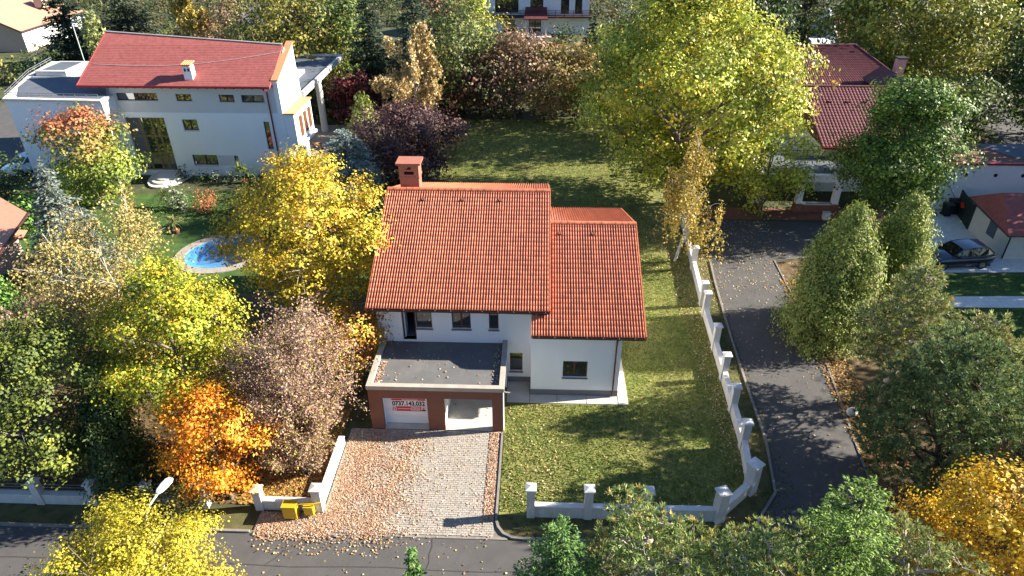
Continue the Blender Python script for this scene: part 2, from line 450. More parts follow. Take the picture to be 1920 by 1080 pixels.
# ================================================================== THE SETTING
def oval(cx, cy, rx, ry, n=36, wob=0.0, rot=0.0):
    pts = []
    for k in range(n):
        t = 2 * PI * k / n
        m = 1 + wob * math.sin(2 * t + 0.6)
        x, y = rx * m * math.cos(t), ry * m * math.sin(t)
        pts.append((cx + x * math.cos(rot) - y * math.sin(rot), cy + x * math.sin(rot) + y * math.cos(rot)))
    return pts
POOL = oval(-23.7, 44.6, 2.6, 2.55, 40, 0.06)
POOL_OUT = oval(-23.7, 44.6, 3.35, 3.3, 40, 0.05)
sheet("ground", rect(-420, 420, -120, 620), -0.012, M_SOIL, holes=[POOL])
# front road, side street and the lane round the planted island
ROAD = sheet("road", [(-160, 15.3), (160, 15.3), (160, 19.42), (15.6, 19.42), (16.2, 25.0), (17.2, 33.0), (17.6, 44.8), (22.0, 45.8), (23.4, 44.0), (23.0, 30.0), (23.2, 22.0), (27.2, 22.0), (26.4, 30.6), (27.0, 38.6), (28.0, 43.6), (30.2, 51.0), (14.2, 51.6), (13.2, 47.0), (12.7, 41.4), (12.25, 34.5), (12.06, 29.3), (11.95, 25.8), (11.45, 22.4), (9.9, 20.3), (8.2, 19.42), (-160, 19.42)], 0.0, M_ASPHALT)
def strip(name, pts, w, z0, z1, mat, parent=None, kind="structure"):
    """ribbon of boxes along a polyline, one mesh"""
    mb = MB()
    L = []; Rr = []
    for i, p in enumerate(pts):
        p = Vector(p)
        d = (Vector(pts[min(i + 1, len(pts) - 1)]) - Vector(pts[max(i - 1, 0)])).normalized()
        nrm = Vector((-d.y, d.x)) * w / 2
        L.append(p + nrm); Rr.append(p - nrm)
    n = len(pts)
    vs = [(p.x, p.y, z) for z in (z0, z1) for q in (L, Rr) for p in q]
    fs = []
    for i in range(n - 1):
        fs += [(2 * n + i, 2 * n + i + 1, 3 * n + i + 1, 3 * n + i), (i, i + 1, 2 * n + i + 1, 2 * n + i), (n + i, 3 * n + i, 3 * n + i + 1, n + i + 1)]
    fs += [(0, 2 * n, 3 * n, n), (n - 1, 2 * n - 1, 4 * n - 1, 3 * n - 1)]
    mb.add(vs, fs)
    o = mb.build(name, mat, parent)
    if parent is None: o["kind"] = kind
    return o
# seams and old repairs in the asphalt
sw = [(-60 + i * 2.0, 17.72 + 0.06 * math.sin(i * 1.7) + 0.0026 * (i * 2.0)) for i in range(60)]
strip("road_seam", sw, 0.05, 0.001, 0.005, M_ASPHALT_SEAL, ROAD)
strip("road_crack", [(-4.3, 19.38), (-4.24, 19.0), (-4.32, 18.6), (-4.27, 18.2), (-4.36, 17.8)], 0.05, 0.001, 0.006, M_ASPHALT_SEAL, ROAD)
strip("road_crack", [(-10.6, 18.6), (-10.8, 18.2), (-11.2, 17.8)], 0.04, 0.001, 0.006, M_ASPHALT_SEAL, ROAD)
strip("road_seam", [(12.25, 32.3), (14.0, 32.25), (16.9, 32.4)], 0.05, 0.001, 0.005, M_ASPHALT_SEAL, ROAD)
# kerbs
def arc(cx, cy, r, a0, a1, n=7): return [(cx + r * math.cos(math.radians(a0 + (a1 - a0) * i / (n - 1))), cy + r * math.sin(math.radians(a0 + (a1 - a0) * i / (n - 1)))) for i in range(n)]
strip("kerb", [(-160, 19.48), (-60, 19.48), (-12.4, 19.48)], 0.12, -0.02, 0.10, M_KERB)
strip("kerb", [(-12.4, 19.48), (-1.0, 19.50)], 0.12, -0.02, 0.025, M_KERB)
strip("kerb", [(-1.55, 20.45), (-1.45, 20.1), (-1.2, 19.75), (-0.8, 19.55), (-0.3, 19.5), (3, 19.5), (8.1, 19.5), (9.8, 20.38), (11.36, 22.45), (11.87, 25.8), (11.98, 29.3), (12.17, 34.5), (12.62, 41.4), (12.9, 44.4)], 0.12, -0.02, 0.10, M_KERB)
strip("kerb", [(15.7, 19.5), (16.28, 25.0), (17.28, 33.0), (17.68, 44.7), (22.0, 45.7), (23.32, 44.0), (22.92, 30.0), (23.12, 22.0)], 0.10, -0.02, 0.05, M_KERB)
strip("kerb", [(26.32, 30.6), (27.05, 38.6), (28.05, 43.3)], 0.12, -0.02, 0.08, M_KERB)
# lawns and verges
LAWN = sheet("lawn", [(-1.45, 20.8), (8.2, 20.8), (10.0, 22.5), (10.4, 25.2), (10.7, 33.4), (11.5, 47.3), (11.9, 57), (9.5, 77), (-9.2, 77), (-9.4, 45), (-8.9, 43), (-8.7, 30), (-1.45, 26.0)], 0.004, M_LAWN)
sheet("verge", [(-1.1, 19.56), (8.1, 19.56), (9.75, 20.44), (11.28, 22.5), (11.8, 25.8), (11.9, 29.3), (12.1, 34.5), (12.55, 41.4), (12.85, 44.4), (11.4, 47.2), (10.6, 33.4), (10.3, 25.2), (9.9, 22.6), (8.1, 20.9), (-1.5, 20.9), (-1.45, 20.3)], 0.000, M_VERGE)
sheet("verge", [(-160, 19.54), (-12.35, 19.54), (-12.35, 20.65), (-160, 20.65)], 0.000, M_VERGE)
sheet("verge", [(-160, 5), (160, 5), (160, 15.24), (-160, 15.24)], 0.000, M_VERGE)
sheet("planting_bed", [(15.75, 19.6), (23.05, 22.1), (22.85, 30.0), (23.25, 43.9), (22.0, 45.6), (17.75, 44.6), (17.35, 33.0), (16.35, 25.0)], 0.003, M_LITTER)
sheet("planting_bed", [(-9.75, 21.0), (-9.75, 38.0), (-33.0, 40.0), (-60.0, 38.0), (-60.0, 20.9)], 0.002, M_LITTER)
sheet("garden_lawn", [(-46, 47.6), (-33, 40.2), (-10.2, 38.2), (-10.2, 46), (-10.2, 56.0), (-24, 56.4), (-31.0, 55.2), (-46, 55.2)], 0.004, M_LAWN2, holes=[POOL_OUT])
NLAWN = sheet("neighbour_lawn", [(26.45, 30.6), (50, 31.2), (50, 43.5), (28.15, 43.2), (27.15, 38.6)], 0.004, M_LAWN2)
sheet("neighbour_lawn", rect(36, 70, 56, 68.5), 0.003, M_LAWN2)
sheet("path", [(27.2, 38.75), (50, 39.2), (50, 40.95), (27.6, 40.1)], 0.016, M_GRAVEL)
sheet("parking_pad", [(28.05, 43.3), (50, 44.2), (50, 54.0), (30.6, 53.9), (29.4, 48.0)], 0.012, M_GRAVEL)
sheet("porch_pavement", rect(13.6, 30.4, 51.6, 53.9), 0.014, M_BRICK)
sheet("far_lane", [(-52, 57), (-48, 57), (-54, 72), (-62, 90), (-70, 90), (-62, 72)], 0.003, M_ASPHALT)
sheet("far_lane", [(47, 60), (50.5, 60), (58, 95), (62, 130), (58, 130), (54, 95)], 0.003, M_ASPHALT)
sheet("far_lawn", [(-100, 94), (-76, 94), (-76, 103), (-100, 103)], 0.003, M_LAWN)
sheet("terrace", [(-26, 58.5), (-17.5, 58.5), (-17.0, 74.5), (-29, 74.5)], 0.010, M_TERRACE)
# driveway: bed, pavers, edging
DRIVE = sheet("driveway", [(-9.45, 20.6), (-12.3, 20.5), (-12.3, 19.56), (-1.05, 19.56), (-1.45, 20.2), (-1.62, 20.6), (-1.62, 26.1), (-9.45, 26.1)], 0.006, M_JOINT)
def pavers():
    V = []
    w, l, g, top = 0.20, 0.125, 0.007, 0.036
    rows = int((26.08 - 19.58) / l)
    for j in range(rows):
        y = 19.58 + j * l
        left = -12.25 if y < 20.45 else -9.42
        k = 0
        x = left - (w / 2 if j % 2 else 0)
        while x < -1.64:
            x0, x1 = max(x, left), min(x + w, -1.64)
            lim = -1.64 if y > 20.5 else (-1.64 + (20.5 - y) * 0.55)
            x += w
            if x1 - x0 < 0.05 or x0 > lim: continue
            z = top + random.uniform(-.004, .004)
            a, b, c, d = x0 + g / 2, x1 - g / 2, y + g / 2, y + l - g / 2
            i = 0.006
            V.append([[(a, c, .006), (b, c, .006), (b - i, c + i, z), (a + i, c + i, z)], [(b, c, .006), (b, d, .006), (b - i, d - i, z), (b - i, c + i, z)],
                      [(b, d, .006), (a, d, .006), (a + i, d - i, z), (b - i, d - i, z)], [(a, d, .006), (a, c, .006), (a + i, c + i, z), (a + i, d - i, z)],
                      [(a + i, c + i, z), (b - i, c + i, z), (b - i, d - i, z), (a + i, d - i, z)]])
    V = np.array(V).reshape(-1, 4, 3)
    o = quads_object("pavers", V, np.ones((len(V), 3)) * .3, M_PAVER, DRIVE, "stuff")
pavers()
strip("driveway_edging", [(-1.55, 26.0), (-1.55, 23.0), (-1.56, 20.45)], 0.10, -0.02, 0.11, M_KERB)
# concrete apron round the wing, in slabs
APRON = sheet("apron", [(-1.45, 28.35), (5.2, 28.35), (5.2, 43.2), (-1.45, 43.2)], 0.010, M_JOINT)
for x0, x1, y0, y1 in [(-1.44, -0.2, 28.38, 30.14), (-0.17, 1.3, 28.38, 29.06), (1.33, 2.9, 28.38, 29.06), (2.93, 4.62, 28.38, 29.06), (4.66, 5.19, 28.38, 30.4), (4.66, 5.19, 30.43, 32.6), (4.66, 5.19, 32.63, 34.8), (4.66, 5.19, 34.83, 37.0), (4.66, 5.19, 37.03, 39.2)]:
    MB().box(x0, x1, y0, y1, 0.011, 0.05).build("slab", M_CONC, APRON)

# ================================================================== THE MAIN HOUSE
HX0, HX1, HY, HYB = -8.5, 0.25, 30.15, 41.6       # main block
WX0, WX1, WY, WYB = -0.15, 4.62, 29.07, 41.0      # low wing
GX0, GX1, GY = -8.32, -1.5, 26.1                   # garage
house = thing("house", "white two-storey house with orange clay tile roofs and a brown flat-roofed garage", "house", (-3, 34, 0))
# roof geometry: (eave y, eave z) -> ridge -> rear
MR = dict(x0=-8.80, x1=0.78, ye=29.45, ze=5.30, yr=37.12, zr=8.68, yb=43.3, zb=6.45)
WR = dict(x0=-0.10, x1=5.70, ye=28.45, ze=4.46, yr=35.33, zr=7.50, yb=42.2, zb=5.22)
def walls():
    mb = MB()
    ops = [(-7.16, -6.40, 2.85, 4.74), (-6.40, -5.52, 3.60, 4.74), (-4.44, -3.42, 3.60, 4.72), (-2.44, -1.92, 3.60, 4.70), (-1.32, -0.62, 0.78, 2.06)]
    ops[0] = (-7.16, -6.42, 2.85, 4.74); ops[1] = (-6.40, -5.52, 3.60, 4.74)
    P = FRONT(HY)
    wall_panel(mb, HX0, WX0, 0.40, 5.36, ops, P, 0.3)
    mb.poly([P(-6.42, 0, 3.60), P(-6.40, 0, 3.60), P(-6.40, 0, 4.74), P(-6.42, 0, 4.74)])
    # sides and back of the main block, gable shaped
    zr, ze, zb = MR['zr'] - .16, 5.36, 6.9
    mb.xprism([(HY + .001, 0.4), (HYB, 0.4), (HYB, zb), (MR['yr'], zr), (HY + .001, ze)], HX0, HX0 + 0.3)
    mb.xprism([(HY + .02, 0.4), (HYB, 0.4), (HYB, zb), (MR['yr'], zr), (HY + .02, ze)], HX1 - .3, HX1)
    mb.box(HX0 + .3, HX1 - .3, HYB - .3, HYB, 0.4, 6.9)
    mb.box(WX0 - 0.001, HX1, HY, HY + .3, 3.6, 5.36)
    mb.build("wall", M_RENDER, house)
    w = MB()
    P = FRONT(WY)
    wall_panel(w, WX0, WX1, 0.42, 4.42, [(1.58, 2.90, 1.28, 2.40)], P, 0.3)
    w.xprism([(WY + .001, 0.42), (WYB, 0.42), (WYB, 5.6), (WR['yr'], WR['zr'] - .16), (WY + .001, 4.5)], WX1 - .3, WX1 - .001)
    w.box(WX0 + .001, WX0 + .3, WY + .3, HY + .3, 0.42, 4.4)
    w.box(WX0 + .3, WX1 - .3, WYB - .3, WYB, 0.42, 5.5)
    w.build("wing_wall", M_RENDER, house)
    pl = MB()
    pl.box(WX0 - .02, WX1 + .02, WY - .02, WY + .2, 0, 0.42); pl.box(WX1 - .2, WX1 + .02, WY + .2, WYB, 0, .42)
    pl.box(HX0 - .02, WX0 - .02, HY - .02, HY + .2, 0, 0.40); pl.box(HX0 - .02, HX0 + .2, HY + .2, HYB, 0, .40); pl.box(HX0 + .2, WX1 - .2, WYB - .2, HYB - .05, 0, .40)
    pl.build("plinth", M_PLINTH, house)
    # upper windows
    for a, b, c, d, mu in [(-6.40, -5.52, 3.60, 4.74, ()), (-4.44, -3.42, 3.60, 4.72, (-3.93,)), (-2.44, -1.92, 3.60, 4.70, ()), (-1.32, -0.62, 0.78, 2.06, ())]:
        window(house, FRONT(HY), a, b, c, d, M_WOOD, M_GLASS, mu, rec=0.13, sill=M_PLINTH)
    window(house, FRONT(WY), 1.58, 2.90, 1.28, 2.40, M_WOOD, M_GLASS, (2.2,), rec=0.13, sill=M_PLINTH)
    # balcony door: frame and leaf standing open into a dark room
    fr = MB()
    fr.box(-7.16, -7.09, HY + .12, HY + .19, 2.85, 4.74); fr.box(-6.49, -6.42, HY + .12, HY + .19, 2.85, 4.74); fr.box(-7.09, -6.49, HY + .12, HY + .19, 4.66, 4.74)
    dr = fr.build("door", M_WOOD, house)
    MB().box(-7.08, -7.03, HY + .2, HY + .84, 2.87, 4.66).build("leaf", M_GARDOOR, dr)
    MB().box(-7.16, -6.42, HY + .01, HY + .3, 2.80, 2.85).build("threshold", M_PARAPET, dr)
    MB().box(HX0 + .31, HX1 - .31, HY + .31, HYB - .31, 2.6, 2.84).build("upper_floor", M_PLINTH, house)
walls()

# ---- tiles
TW, TL = 0.29, 0.335
def tile_profile(n=13):
    pr = []
    for i in range(n):
        u = i / (n - 1)
        ph = (u * 2) % 1.0 if u < 1 else 1.0
        pr.append((u * TW, 0.080 * (math.sin(PI * min(1, ph / 0.60)) ** 0.8 if ph < 0.60 else 0)))
    return pr
def tile_arrays():
    pr = tile_profile()
    n = len(pr)
    v = [(x, -0.02, h + 0.010) for x, h in pr] + [(x, TL + 0.03, h + 0.002) for x, h in pr] + [(x, -0.02, h - 0.006) for x, h in pr]
    f = [(i, i + 1, n + i + 1, n + i) for i in range(n - 1)] + [(2 * n + i, 2 * n + i + 1, i + 1, i) for i in range(n - 1)]
    return np.array(v), f
TV, TF = tile_arrays()
TILE_ME = bpy.data.meshes.new("roof_tile")
TILE_ME.from_pydata(TV.tolist(), [], TF)
TILE_ME.materials.append(M_TILE)
TILE_ME.polygons.foreach_set("use_smooth", [True] * (len(TF) // 2) + [False] * (len(TF) // 2))
def slope(parent, x0, x1, ya, za, yb, zb, singles, tile_me=None, mat=None, name="roof_tiles"):
    """cover the slope from the eave line (ya,za) up to (yb,zb) with tiles; the lowest `singles` rows are objects"""
    d = Vector((0, yb - ya, zb - za)); L = d.length; d.normalize()
    front = yb > ya
    ux = Vector((1, 0, 0)) if front else Vector((-1, 0, 0))
    nrm = ux.cross(d)
    ncol = round((x1 - x0) / TW); sx = (x1 - x0) / ncol
    nrow = math.ceil(L / TL); sy = L / nrow
    big_v = []; big_f = []
    org = origin_of(parent)
    for r in range(nrow):
        for c in range(ncol):
            xs = x0 + c * sx if front else x1 - c * sx
            p = Vector((xs, ya, za)) + d * (r * sy) + nrm * random.uniform(-.0035, .0035)
            yawj = random.uniform(-.004, .004)
            m = Matrix(((ux.x * sx / TW, d.x * sy / TL, nrm.x, p.x), (0, d.y * sy / TL, nrm.y, p.y), (0, d.z * sy / TL, nrm.z, p.z), (0, 0, 0, 1))) @ Matrix.Rotation(yawj, 4, 'Z')
            if r < singles:
                o = bpy.data.objects.new("roof_tile", TILE_ME)
                COL.objects.link(o); o.parent = parent
                o.matrix_local = Matrix.Translation(-org) @ m
            else:
                A = np.array(m)
                big_f.extend([tuple(i + len(big_v) for i in f) for f in TF])
                big_v.extend((TV @ A[:3, :3].T + A[:3, 3]).tolist())
    if big_v:
        mb = MB(); mb.v = big_v; mb.f = big_f; mb.smooth = ([True] * 12 + [False] * 12) * (len(big_f) // 24)
        mb.build(name, mat or M_TILE, parent, kind="stuff")
def gable_roof(R, singles, vents):
    t = 0.14
    deck = MB().xprism([(R['ye'], R['ze'] - t), (R['yr'], R['zr'] - t), (R['yb'], R['zb'] - t), (R['yb'], R['zb']), (R['yr'], R['zr']), (R['ye'], R['ze'])], R['x0'] + .03, R['x1'] - .03)
    roof = deck.build("roof", M_DECK, house)
    slope(roof, R['x0'], R['x1'], R['ye'], R['ze'], R['yr'], R['zr'], singles)
    slope(roof, R['x0'], R['x1'], R['yb'], R['zb'], R['yr'], R['zr'], 0)
    # ridge tiles: overlapping half rounds
    n = round((R['x1'] - R['x0']) / 0.39); s = (R['x1'] - R['x0']) / n
    me = None
    for i in range(n):
        mb = MB(); vs = []; fs = []
        seg = 8
        for j, (xx, rr) in enumerate(((0, .165), (s + .03, .148))):
            for k in range(seg + 1):
                a = PI * (k / seg) * 1.1 - PI * .05
                vs.append((xx, math.cos(a) * rr, math.sin(a) * rr * .8))
        fs = [(k, k + 1, seg + 2 + k, seg + 1 + k) for k in range(seg)] + [tuple(range(seg + 1))] + [tuple(range(2 * seg + 1, seg, -1))]
        if me is None:
            o = mb.add(vs, fs, False).build("ridge_tile", M_TILE, roof, origin=(0, 0, 0)); me = o.data
        else:
            o = bpy.data.objects.new("ridge_tile", me); COL.objects.link(o); o.parent = roof
        o.location = Vector((R['x0'] + i * s, R['yr'], R['zr'] + .02 + random.uniform(-.004, .004))) - origin_of(roof)
    # verge trim on both gable edges
    for xe, dx in ((R['x0'], -.05), (R['x1'], .05)):
        a, b = sorted((xe - dx * .2, xe + dx))
        for (ya, za, yb, zb) in ((R['ye'], R['ze'], R['yr'], R['zr']), (R['yb'], R['zb'], R['yr'], R['zr'])):
            MB().xprism([(ya, za - .16), (yb, zb - .16), (yb, zb + .065), (ya, za + .065)], a, b).build("verge_tile", M_TILE, roof)
    # vent tiles
    dv = Vector((0, R['yr'] - R['ye'], R['zr'] - R['ze'])).normalized(); nv = Vector((1, 0, 0)).cross(dv)
    for xv in vents:
        p = Vector((xv, R['yr'], R['zr'])) - dv * 0.75
        mb = MB(); vs = []
        for uu, vv, hh in ((-.13, -.16, .03), (.13, -.16, .03), (.13, .16, .03), (-.13, .16, .03), (-.08, -.17, .15), (.08, -.17, .15)):
            vs.append(p + Vector((uu, 0, 0)) + dv * vv + nv * hh)
        mb.add(vs, [(4, 5, 2, 3), (0, 4, 3), (1, 2, 5), (0, 1, 5, 4)])
        mb.build("vent_tile", M_DECK, roof)
    # soffit board and gutter with brackets
    MB().box(R['x0'] + .04, R['x1'] - .04, R['ye'] + .02, R['ye'] + .75, R['ze'] - .20, R['ze'] - .145).build("soffit", M_DARKWOOD, roof)
    g = MB(); prof = [(math.cos(a) * .075, math.sin(a) * .075) for a in [PI + PI * k / 8 for k in range(9)]] + [(math.cos(a) * .064, math.sin(a) * .064) for a in [2 * PI - PI * k / 8 for k in range(9)]]
    g.xprism([(R['ye'] - .045 + a, R['ze'] - .01 + b) for a, b in prof], R['x0'], R['x1'])
    g.box(R['x0'] + .03, R['x1'] - .03, R['ye'] + .03, R['ye'] + .05, R['ze'] - .2, R['ze'] - .02)
    gut = g.build("gutter", M_GUTTER, roof)
    x = R['x0'] + .35
    k = MB()
    while x < R['x1'] - .1:
        MB().box(x - .012, x + .012, R['ye'] - .125, R['ye'] + .02, R['ze'] - .012, R['ze'] + .004).build("gutter_bracket", M_STEEL, roof)
        x += .82
    return roof
gable_roof(MR, 5, (-6.6, -4.3, -2.1))
gable_roof(WR, 7, (1.35, 3.25))
MB().tube([(4.35, 28.42, 4.38), (4.35, 28.5, 4.25), (4.35, 28.98, 4.0), (4.35, 28.99, 3.85), (4.35, 28.99, .12)], .045, 10).build("downpipe", M_GUTTER, house)
MB().tube([(.30, 29.42, 5.2), (.30, 29.5, 5.05), (.30, 29.9, 4.98)], .04, 8).build("downpipe", M_GUTTER, house)
# chimney with vent slots
def chimney():
    ch = MB()
    x0, x1, y0, y1 = -8.12, -6.98, 37.55, 38.45
    ch.box(x0, x1, y0, y1, 7.9, 9.20)
    ch.box(x0 - .05, x1 + .05, y0 - .05, y1 + .05, 9.20, 9.30)
    wall_panel(ch, x0 - .02, x1 + .02, 9.30, 10.06, [(-7.84, -7.26, 9.43, 9.63), (-7.72, -7.40, 9.75, 9.91)], FRONT(y0 - .02), .18)
    wall_panel(ch, x0 - .02, x1 + .02, 9.30, 10.06, [(-7.84, -7.26, 9.43, 9.63), (-7.72, -7.40, 9.75, 9.91)], FRONT(y1 - .16), .18)
    ch.box(x0 - .02, x0 + .16, y0 + .16, y1 - .16, 9.30, 10.06); ch.box(x1 - .16, x1 + .02, y0 + .16, y1 - .16, 9.30, 10.06)
    c = ch.build("chimney", M_TERRA, house)
    MB().box(x0 - .16, x1 + .16, y0 - .16, y1 + .16, 10.06, 10.18).build("chimney_cap", M_TERRA, c)
chimney()
# ---- garage
def garage():
    g = MB(); P = FRONT(GY)
    wall_panel(g, GX0, GX1 - .02, 0, 2.70, [(-7.66, -5.36, 0.0, 2.12), (-4.50, -2.06, 0.0, 2.16)], P, 0.22)
    g.build("garage_front", M_BROWN, house)
    s = MB()
    s.box(GX0 + .001, GX0 + .3, GY + .22, HY - .02, 0, 2.70)
    s.box(-4.80, -4.501, GY + .221, HY - .02, 0, 2.58); s.box(-5.36, -4.80, GY + .221, GY + .5, 0, 2.58); s.box(GX0 + .3, -7.66, GY + .221, GY + .5, 0, 2.58); s.box(-7.66, -5.36, GY + .221, GY + .5, 2.12, 2.58)
    s.box(GX0 + .3, GX1 - .3, HY - .22, HY - .02, 0, 2.58)
    # right side: pier, low parapet beam over an open side
    wall_panel(s, GY + .001, HY - .02, 0, 2.70, [(GY + .40, HY - .5, 0.0, 2.3)], RIGHT(GX1 + .02), 0.28)
    s.build("garage_side_wall", M_RENDER, house)
    MB().box(GX0 + .3, GX1 - .1, GY + .02, HY - .02, 0.012, 0.05).build("garage_floor", M_CONC, house)
    MB().box(GX0 + .02, GX1 - .02, GY + .02, HY - .02, 2.58, 2.72).build("garage_roof", M_MEMBRANE, house)
    MB().box(GX0 - .04, GX1 + .06, GY - .06, GY + .22, 2.70, 2.93).build("parapet", M_PARAPET, house)
    MB().box(GX0 - .04, GX0 + .22, GY + .22, HY - .001, 2.70, 2.928).build("parapet", M_PARAPET, house)
    MB().box(GX1 - .20, GX1 + .06, GY + .22, HY - .001, 2.70, 2.926).build("parapet", M_PARAPET, house)
    MB().tube([(GX1 + .05, GY + .05, 2.66), (GX1 + .35, GY + .05, 2.6)], .035, 8).build("water_spout", M_STEEL, house)
    # sectional door, set back, each panel a piece
    gd = MB()
    gd.box(-7.66, -7.62, GY + .42, GY + .50, 0.02, 2.12); gd.box(-5.40, -5.36, GY + .42, GY + .50, 0.02, 2.12); gd.box(-7.62, -5.40, GY + .42, GY + .50, 2.08, 2.12)
    d = gd.build("garage_door", M_GARDOOR, house)
    for k in range(4):
        MB().box(-7.615, -5.405, GY + .43, GY + .47, .06 + k * .505, .06 + k * .505 + .495).build("door_panel", M_GARDOOR, d)
    MB().box(-7.62, -5.40, GY + .42, GY + .48, .02, .055).build("door_seal", M_BLACKPL, d)
garage()
# step platform, low side terrace and patio wall on the right of the house
st = MB(); st.box(4.72, 5.5, 34.6, 36.2, .05, .35); st.box(5.5, 5.85, 34.7, 36.1, 0, .18)
st.build("side_steps", M_CONC, house)
MB().box(4.64, 6.05, 36.3, 40.6, 0, .62).build("side_terrace", M_PARAPET, house)
MB().box(4.66, 6.0, 36.35, 36.6, .62, .63).build("terrace_edge", M_TERRA, house)

# ---- printed banner on the closed garage door
def text_mesh(s, size, parent, origin, mat, name="lettering", sx=1.0, extrude=0.001, bold=0.0):
    cu = bpy.data.curves.new(name, 'FONT'); cu.body = s; cu.size = size; cu.extrude = extrude; cu.offset = bold
    cu.align_x = 'LEFT'
    tmp = bpy.data.objects.new(name, cu); COL.objects.link(tmp)
    dg = bpy.context.evaluated_depsgraph_get()
    me = bpy.data.meshes.new_from_object(tmp.evaluated_get(dg))
    bpy.data.objects.remove(tmp); 
    me.materials.clear(); me.materials.append(mat)
    me.transform(Matrix.Diagonal((sx, 1, 1, 1)))
    me.transform(Matrix.Rotation(PI / 2, 4, 'X'))
    o = bpy.data.objects.new(name, me); COL.objects.link(o); o.parent = parent
    o.location = Vector(origin) - origin_of(parent)
    return o
BY = GY + .42
ban = thing("sale_banner", "white and red banner with a big phone number on the closed garage door", "banner", (-6.4, BY, 1.0))
MB().box(-7.30, -5.50, BY - .004, BY + .004, 0.890, 1.750).build("banner_sheet", M_BANNER_W, ban)
MB().box(-7.28, -5.52, BY - .008, BY - .004, 1.630, 1.740).build("red_strip", M_BANNER_R, ban)
MB().box(-7.28, -5.52, BY - .008, BY - .004, 0.910, 1.230).build("red_strip", M_BANNER_R, ban)
tx = text_mesh("0737.143.032", 0.40, ban, (-7.25, BY - .008, 1.295), M_INK, sx=0.72, bold=0.016)
wtx = max(v.co.x for v in tx.data.vertices) - min(v.co.x for v in tx.data.vertices)
tx.data.transform(Matrix.Diagonal((1.70 / wtx, 1, 1, 1)))
x = -6.72
for w in (.09, .05, .11, .07, .04, .10, .06, .08):
    MB().box(x, x + w, BY - .011, BY - .008, 1.655, 1.695).build("small_print", M_PRINT_W, ban); x += w + .025
MB().box(-7.27, -7.06, BY - .011, BY - .008, 0.930, 1.210).build("white_field", M_PRINT_W, ban)
MB().box(-7.23, -7.18, BY - .013, BY - .011, 0.970, 1.170).build("emblem", M_BANNER_R, ban)
MB().box(-7.14, -7.10, BY - .013, BY - .011, 0.970, 1.170).build("emblem", M_INK, ban)
x = -7.0
for w in (.06, .05, .07, .05, .06, .05, .07, .06, .05, .05, .04):
    MB().box(x, x + w, BY - .011, BY - .008, 1.050, 1.100).build("small_print", M_PRINT_W, ban); x += w + .012
MB().box(-6.30, -5.82, BY - .011, BY - .008, 0.980, 1.170).build("white_field", M_PRINT_W, ban)
x = -6.26
for w in (.05, .06, .04, .06, .05, .05):
    MB().box(x, x + w, BY - .013, BY - .011, 1.030, 1.120).build("small_print", M_BANNER_R, ban); x += w + .022
MB().box(-5.76, -5.53, BY - .011, BY - .008, 0.920, 1.220).build("portrait_field", M_PRINT_W, ban)
MB().box(-5.74, -5.55, BY - .013, BY - .011, 0.930, 1.030).build("portrait_coat", M_INK, ban)
MB().prism([(-5.645 + .05 * math.cos(a), .07 * math.sin(a)) for a in [2 * PI * k / 12 for k in range(12)]], -.001, .001)
hm = MB(); hv = [(-5.645 + .05 * math.cos(2 * PI * k / 14), BY - .013, 1.11 + .07 * math.sin(2 * PI * k / 14)) for k in range(14)]
hm.poly(hv); hm.build("portrait_head", M_SKIN, ban)

# ================================================================== BOUNDARY WALLS
def pillar(parent, x, y, h, half=.18, ux=(1, 0), capm=M_FENCECAP, bm=M_FENCE):
    c = MB().obox((x, y), ux, half, half, 0, h - .16).build("pillar", bm, parent)
    cap = MB(); u = Vector(ux).normalized(); w = Vector((-u.y, u.x)); q = half + .06
    b = [Vector((x, y)) + u * a * q + w * d * q for a, d in ((-1, -1), (1, -1), (1, 1), (-1, 1))]
    vs = [(p.x, p.y, h - .16) for p in b] + [(p.x, p.y, h - .09) for p in b] + [(x, y, h)]
    cap.add(vs, [(3, 2, 1, 0), (0, 1, 5, 4), (1, 2, 6, 5), (2, 3, 7, 6), (3, 0, 4, 7), (4, 5, 8), (5, 6, 8), (6, 7, 8), (7, 4, 8)])
    cap.build("cap", capm, c)
    return c
def wall_run(parent, pts, h=.74, th=.22, half=.18):
    for a, b in zip(pts[:-1], pts[1:]):
        a, b = Vector(a), Vector(b); d = (b - a); L = d.length; d.normalize()
        m = (a + b) / 2; hl = L / 2 - half - .002
        if hl < .1: continue
        p = MB().obox(m, d, hl, th / 2, 0, h - .05).build("wall_panel", M_FENCE, parent)
        MB().obox(m, d, hl, th / 2 + .03, h - .05, h).build("coping", M_FENCECAP, p)
bw = thing("boundary_wall", "low white rendered wall with tall capped pillars round the corner lawn", "boundary wall", (5, 24, 0))
fr_pts = [(-.02, 20.82), (2.54, 20.82), (5.13, 20.82), (8.35, 20.86)]
wall_run(bw, fr_pts); wall_run(bw, [(8.35, 20.86), (10.18, 22.55)]); 
sd_pts = [(10.18, 22.55), (10.55, 25.35), (10.66, 28.05), (10.78, 30.75), (10.90, 33.6), (11.05, 37.25)]
wall_run(bw, sd_pts)
for p in fr_pts[:3]: pillar(bw, *p, 1.93)
pillar(bw, 8.35, 20.86, 1.95, .22, (1, .35)); pillar(bw, 10.18, 22.55, 1.95, .24, (.8, .6))
for p in sd_pts[1:]: pillar(bw, *p, 1.90)
bw2 = thing("boundary_wall", "white wall with two pillars running past the birch trunk towards the big tree", "boundary wall", (11.3, 43, 0))
sd2 = [(11.12, 38.5), (11.42, 43.3), (11.72, 47.6), (12.0, 52.0)]
wall_run(bw2, sd2)
for p in sd2[:3]: pillar(bw2, *p, 1.90)
bw3 = thing("boundary_wall", "bright white wall on the left of the leaf-covered driveway", "boundary wall", (-9.6, 23, 0))
MB().box(-9.74, -9.5, 21.0, 25.0, 0, .46).build("wall_panel", M_RENDER, bw3)
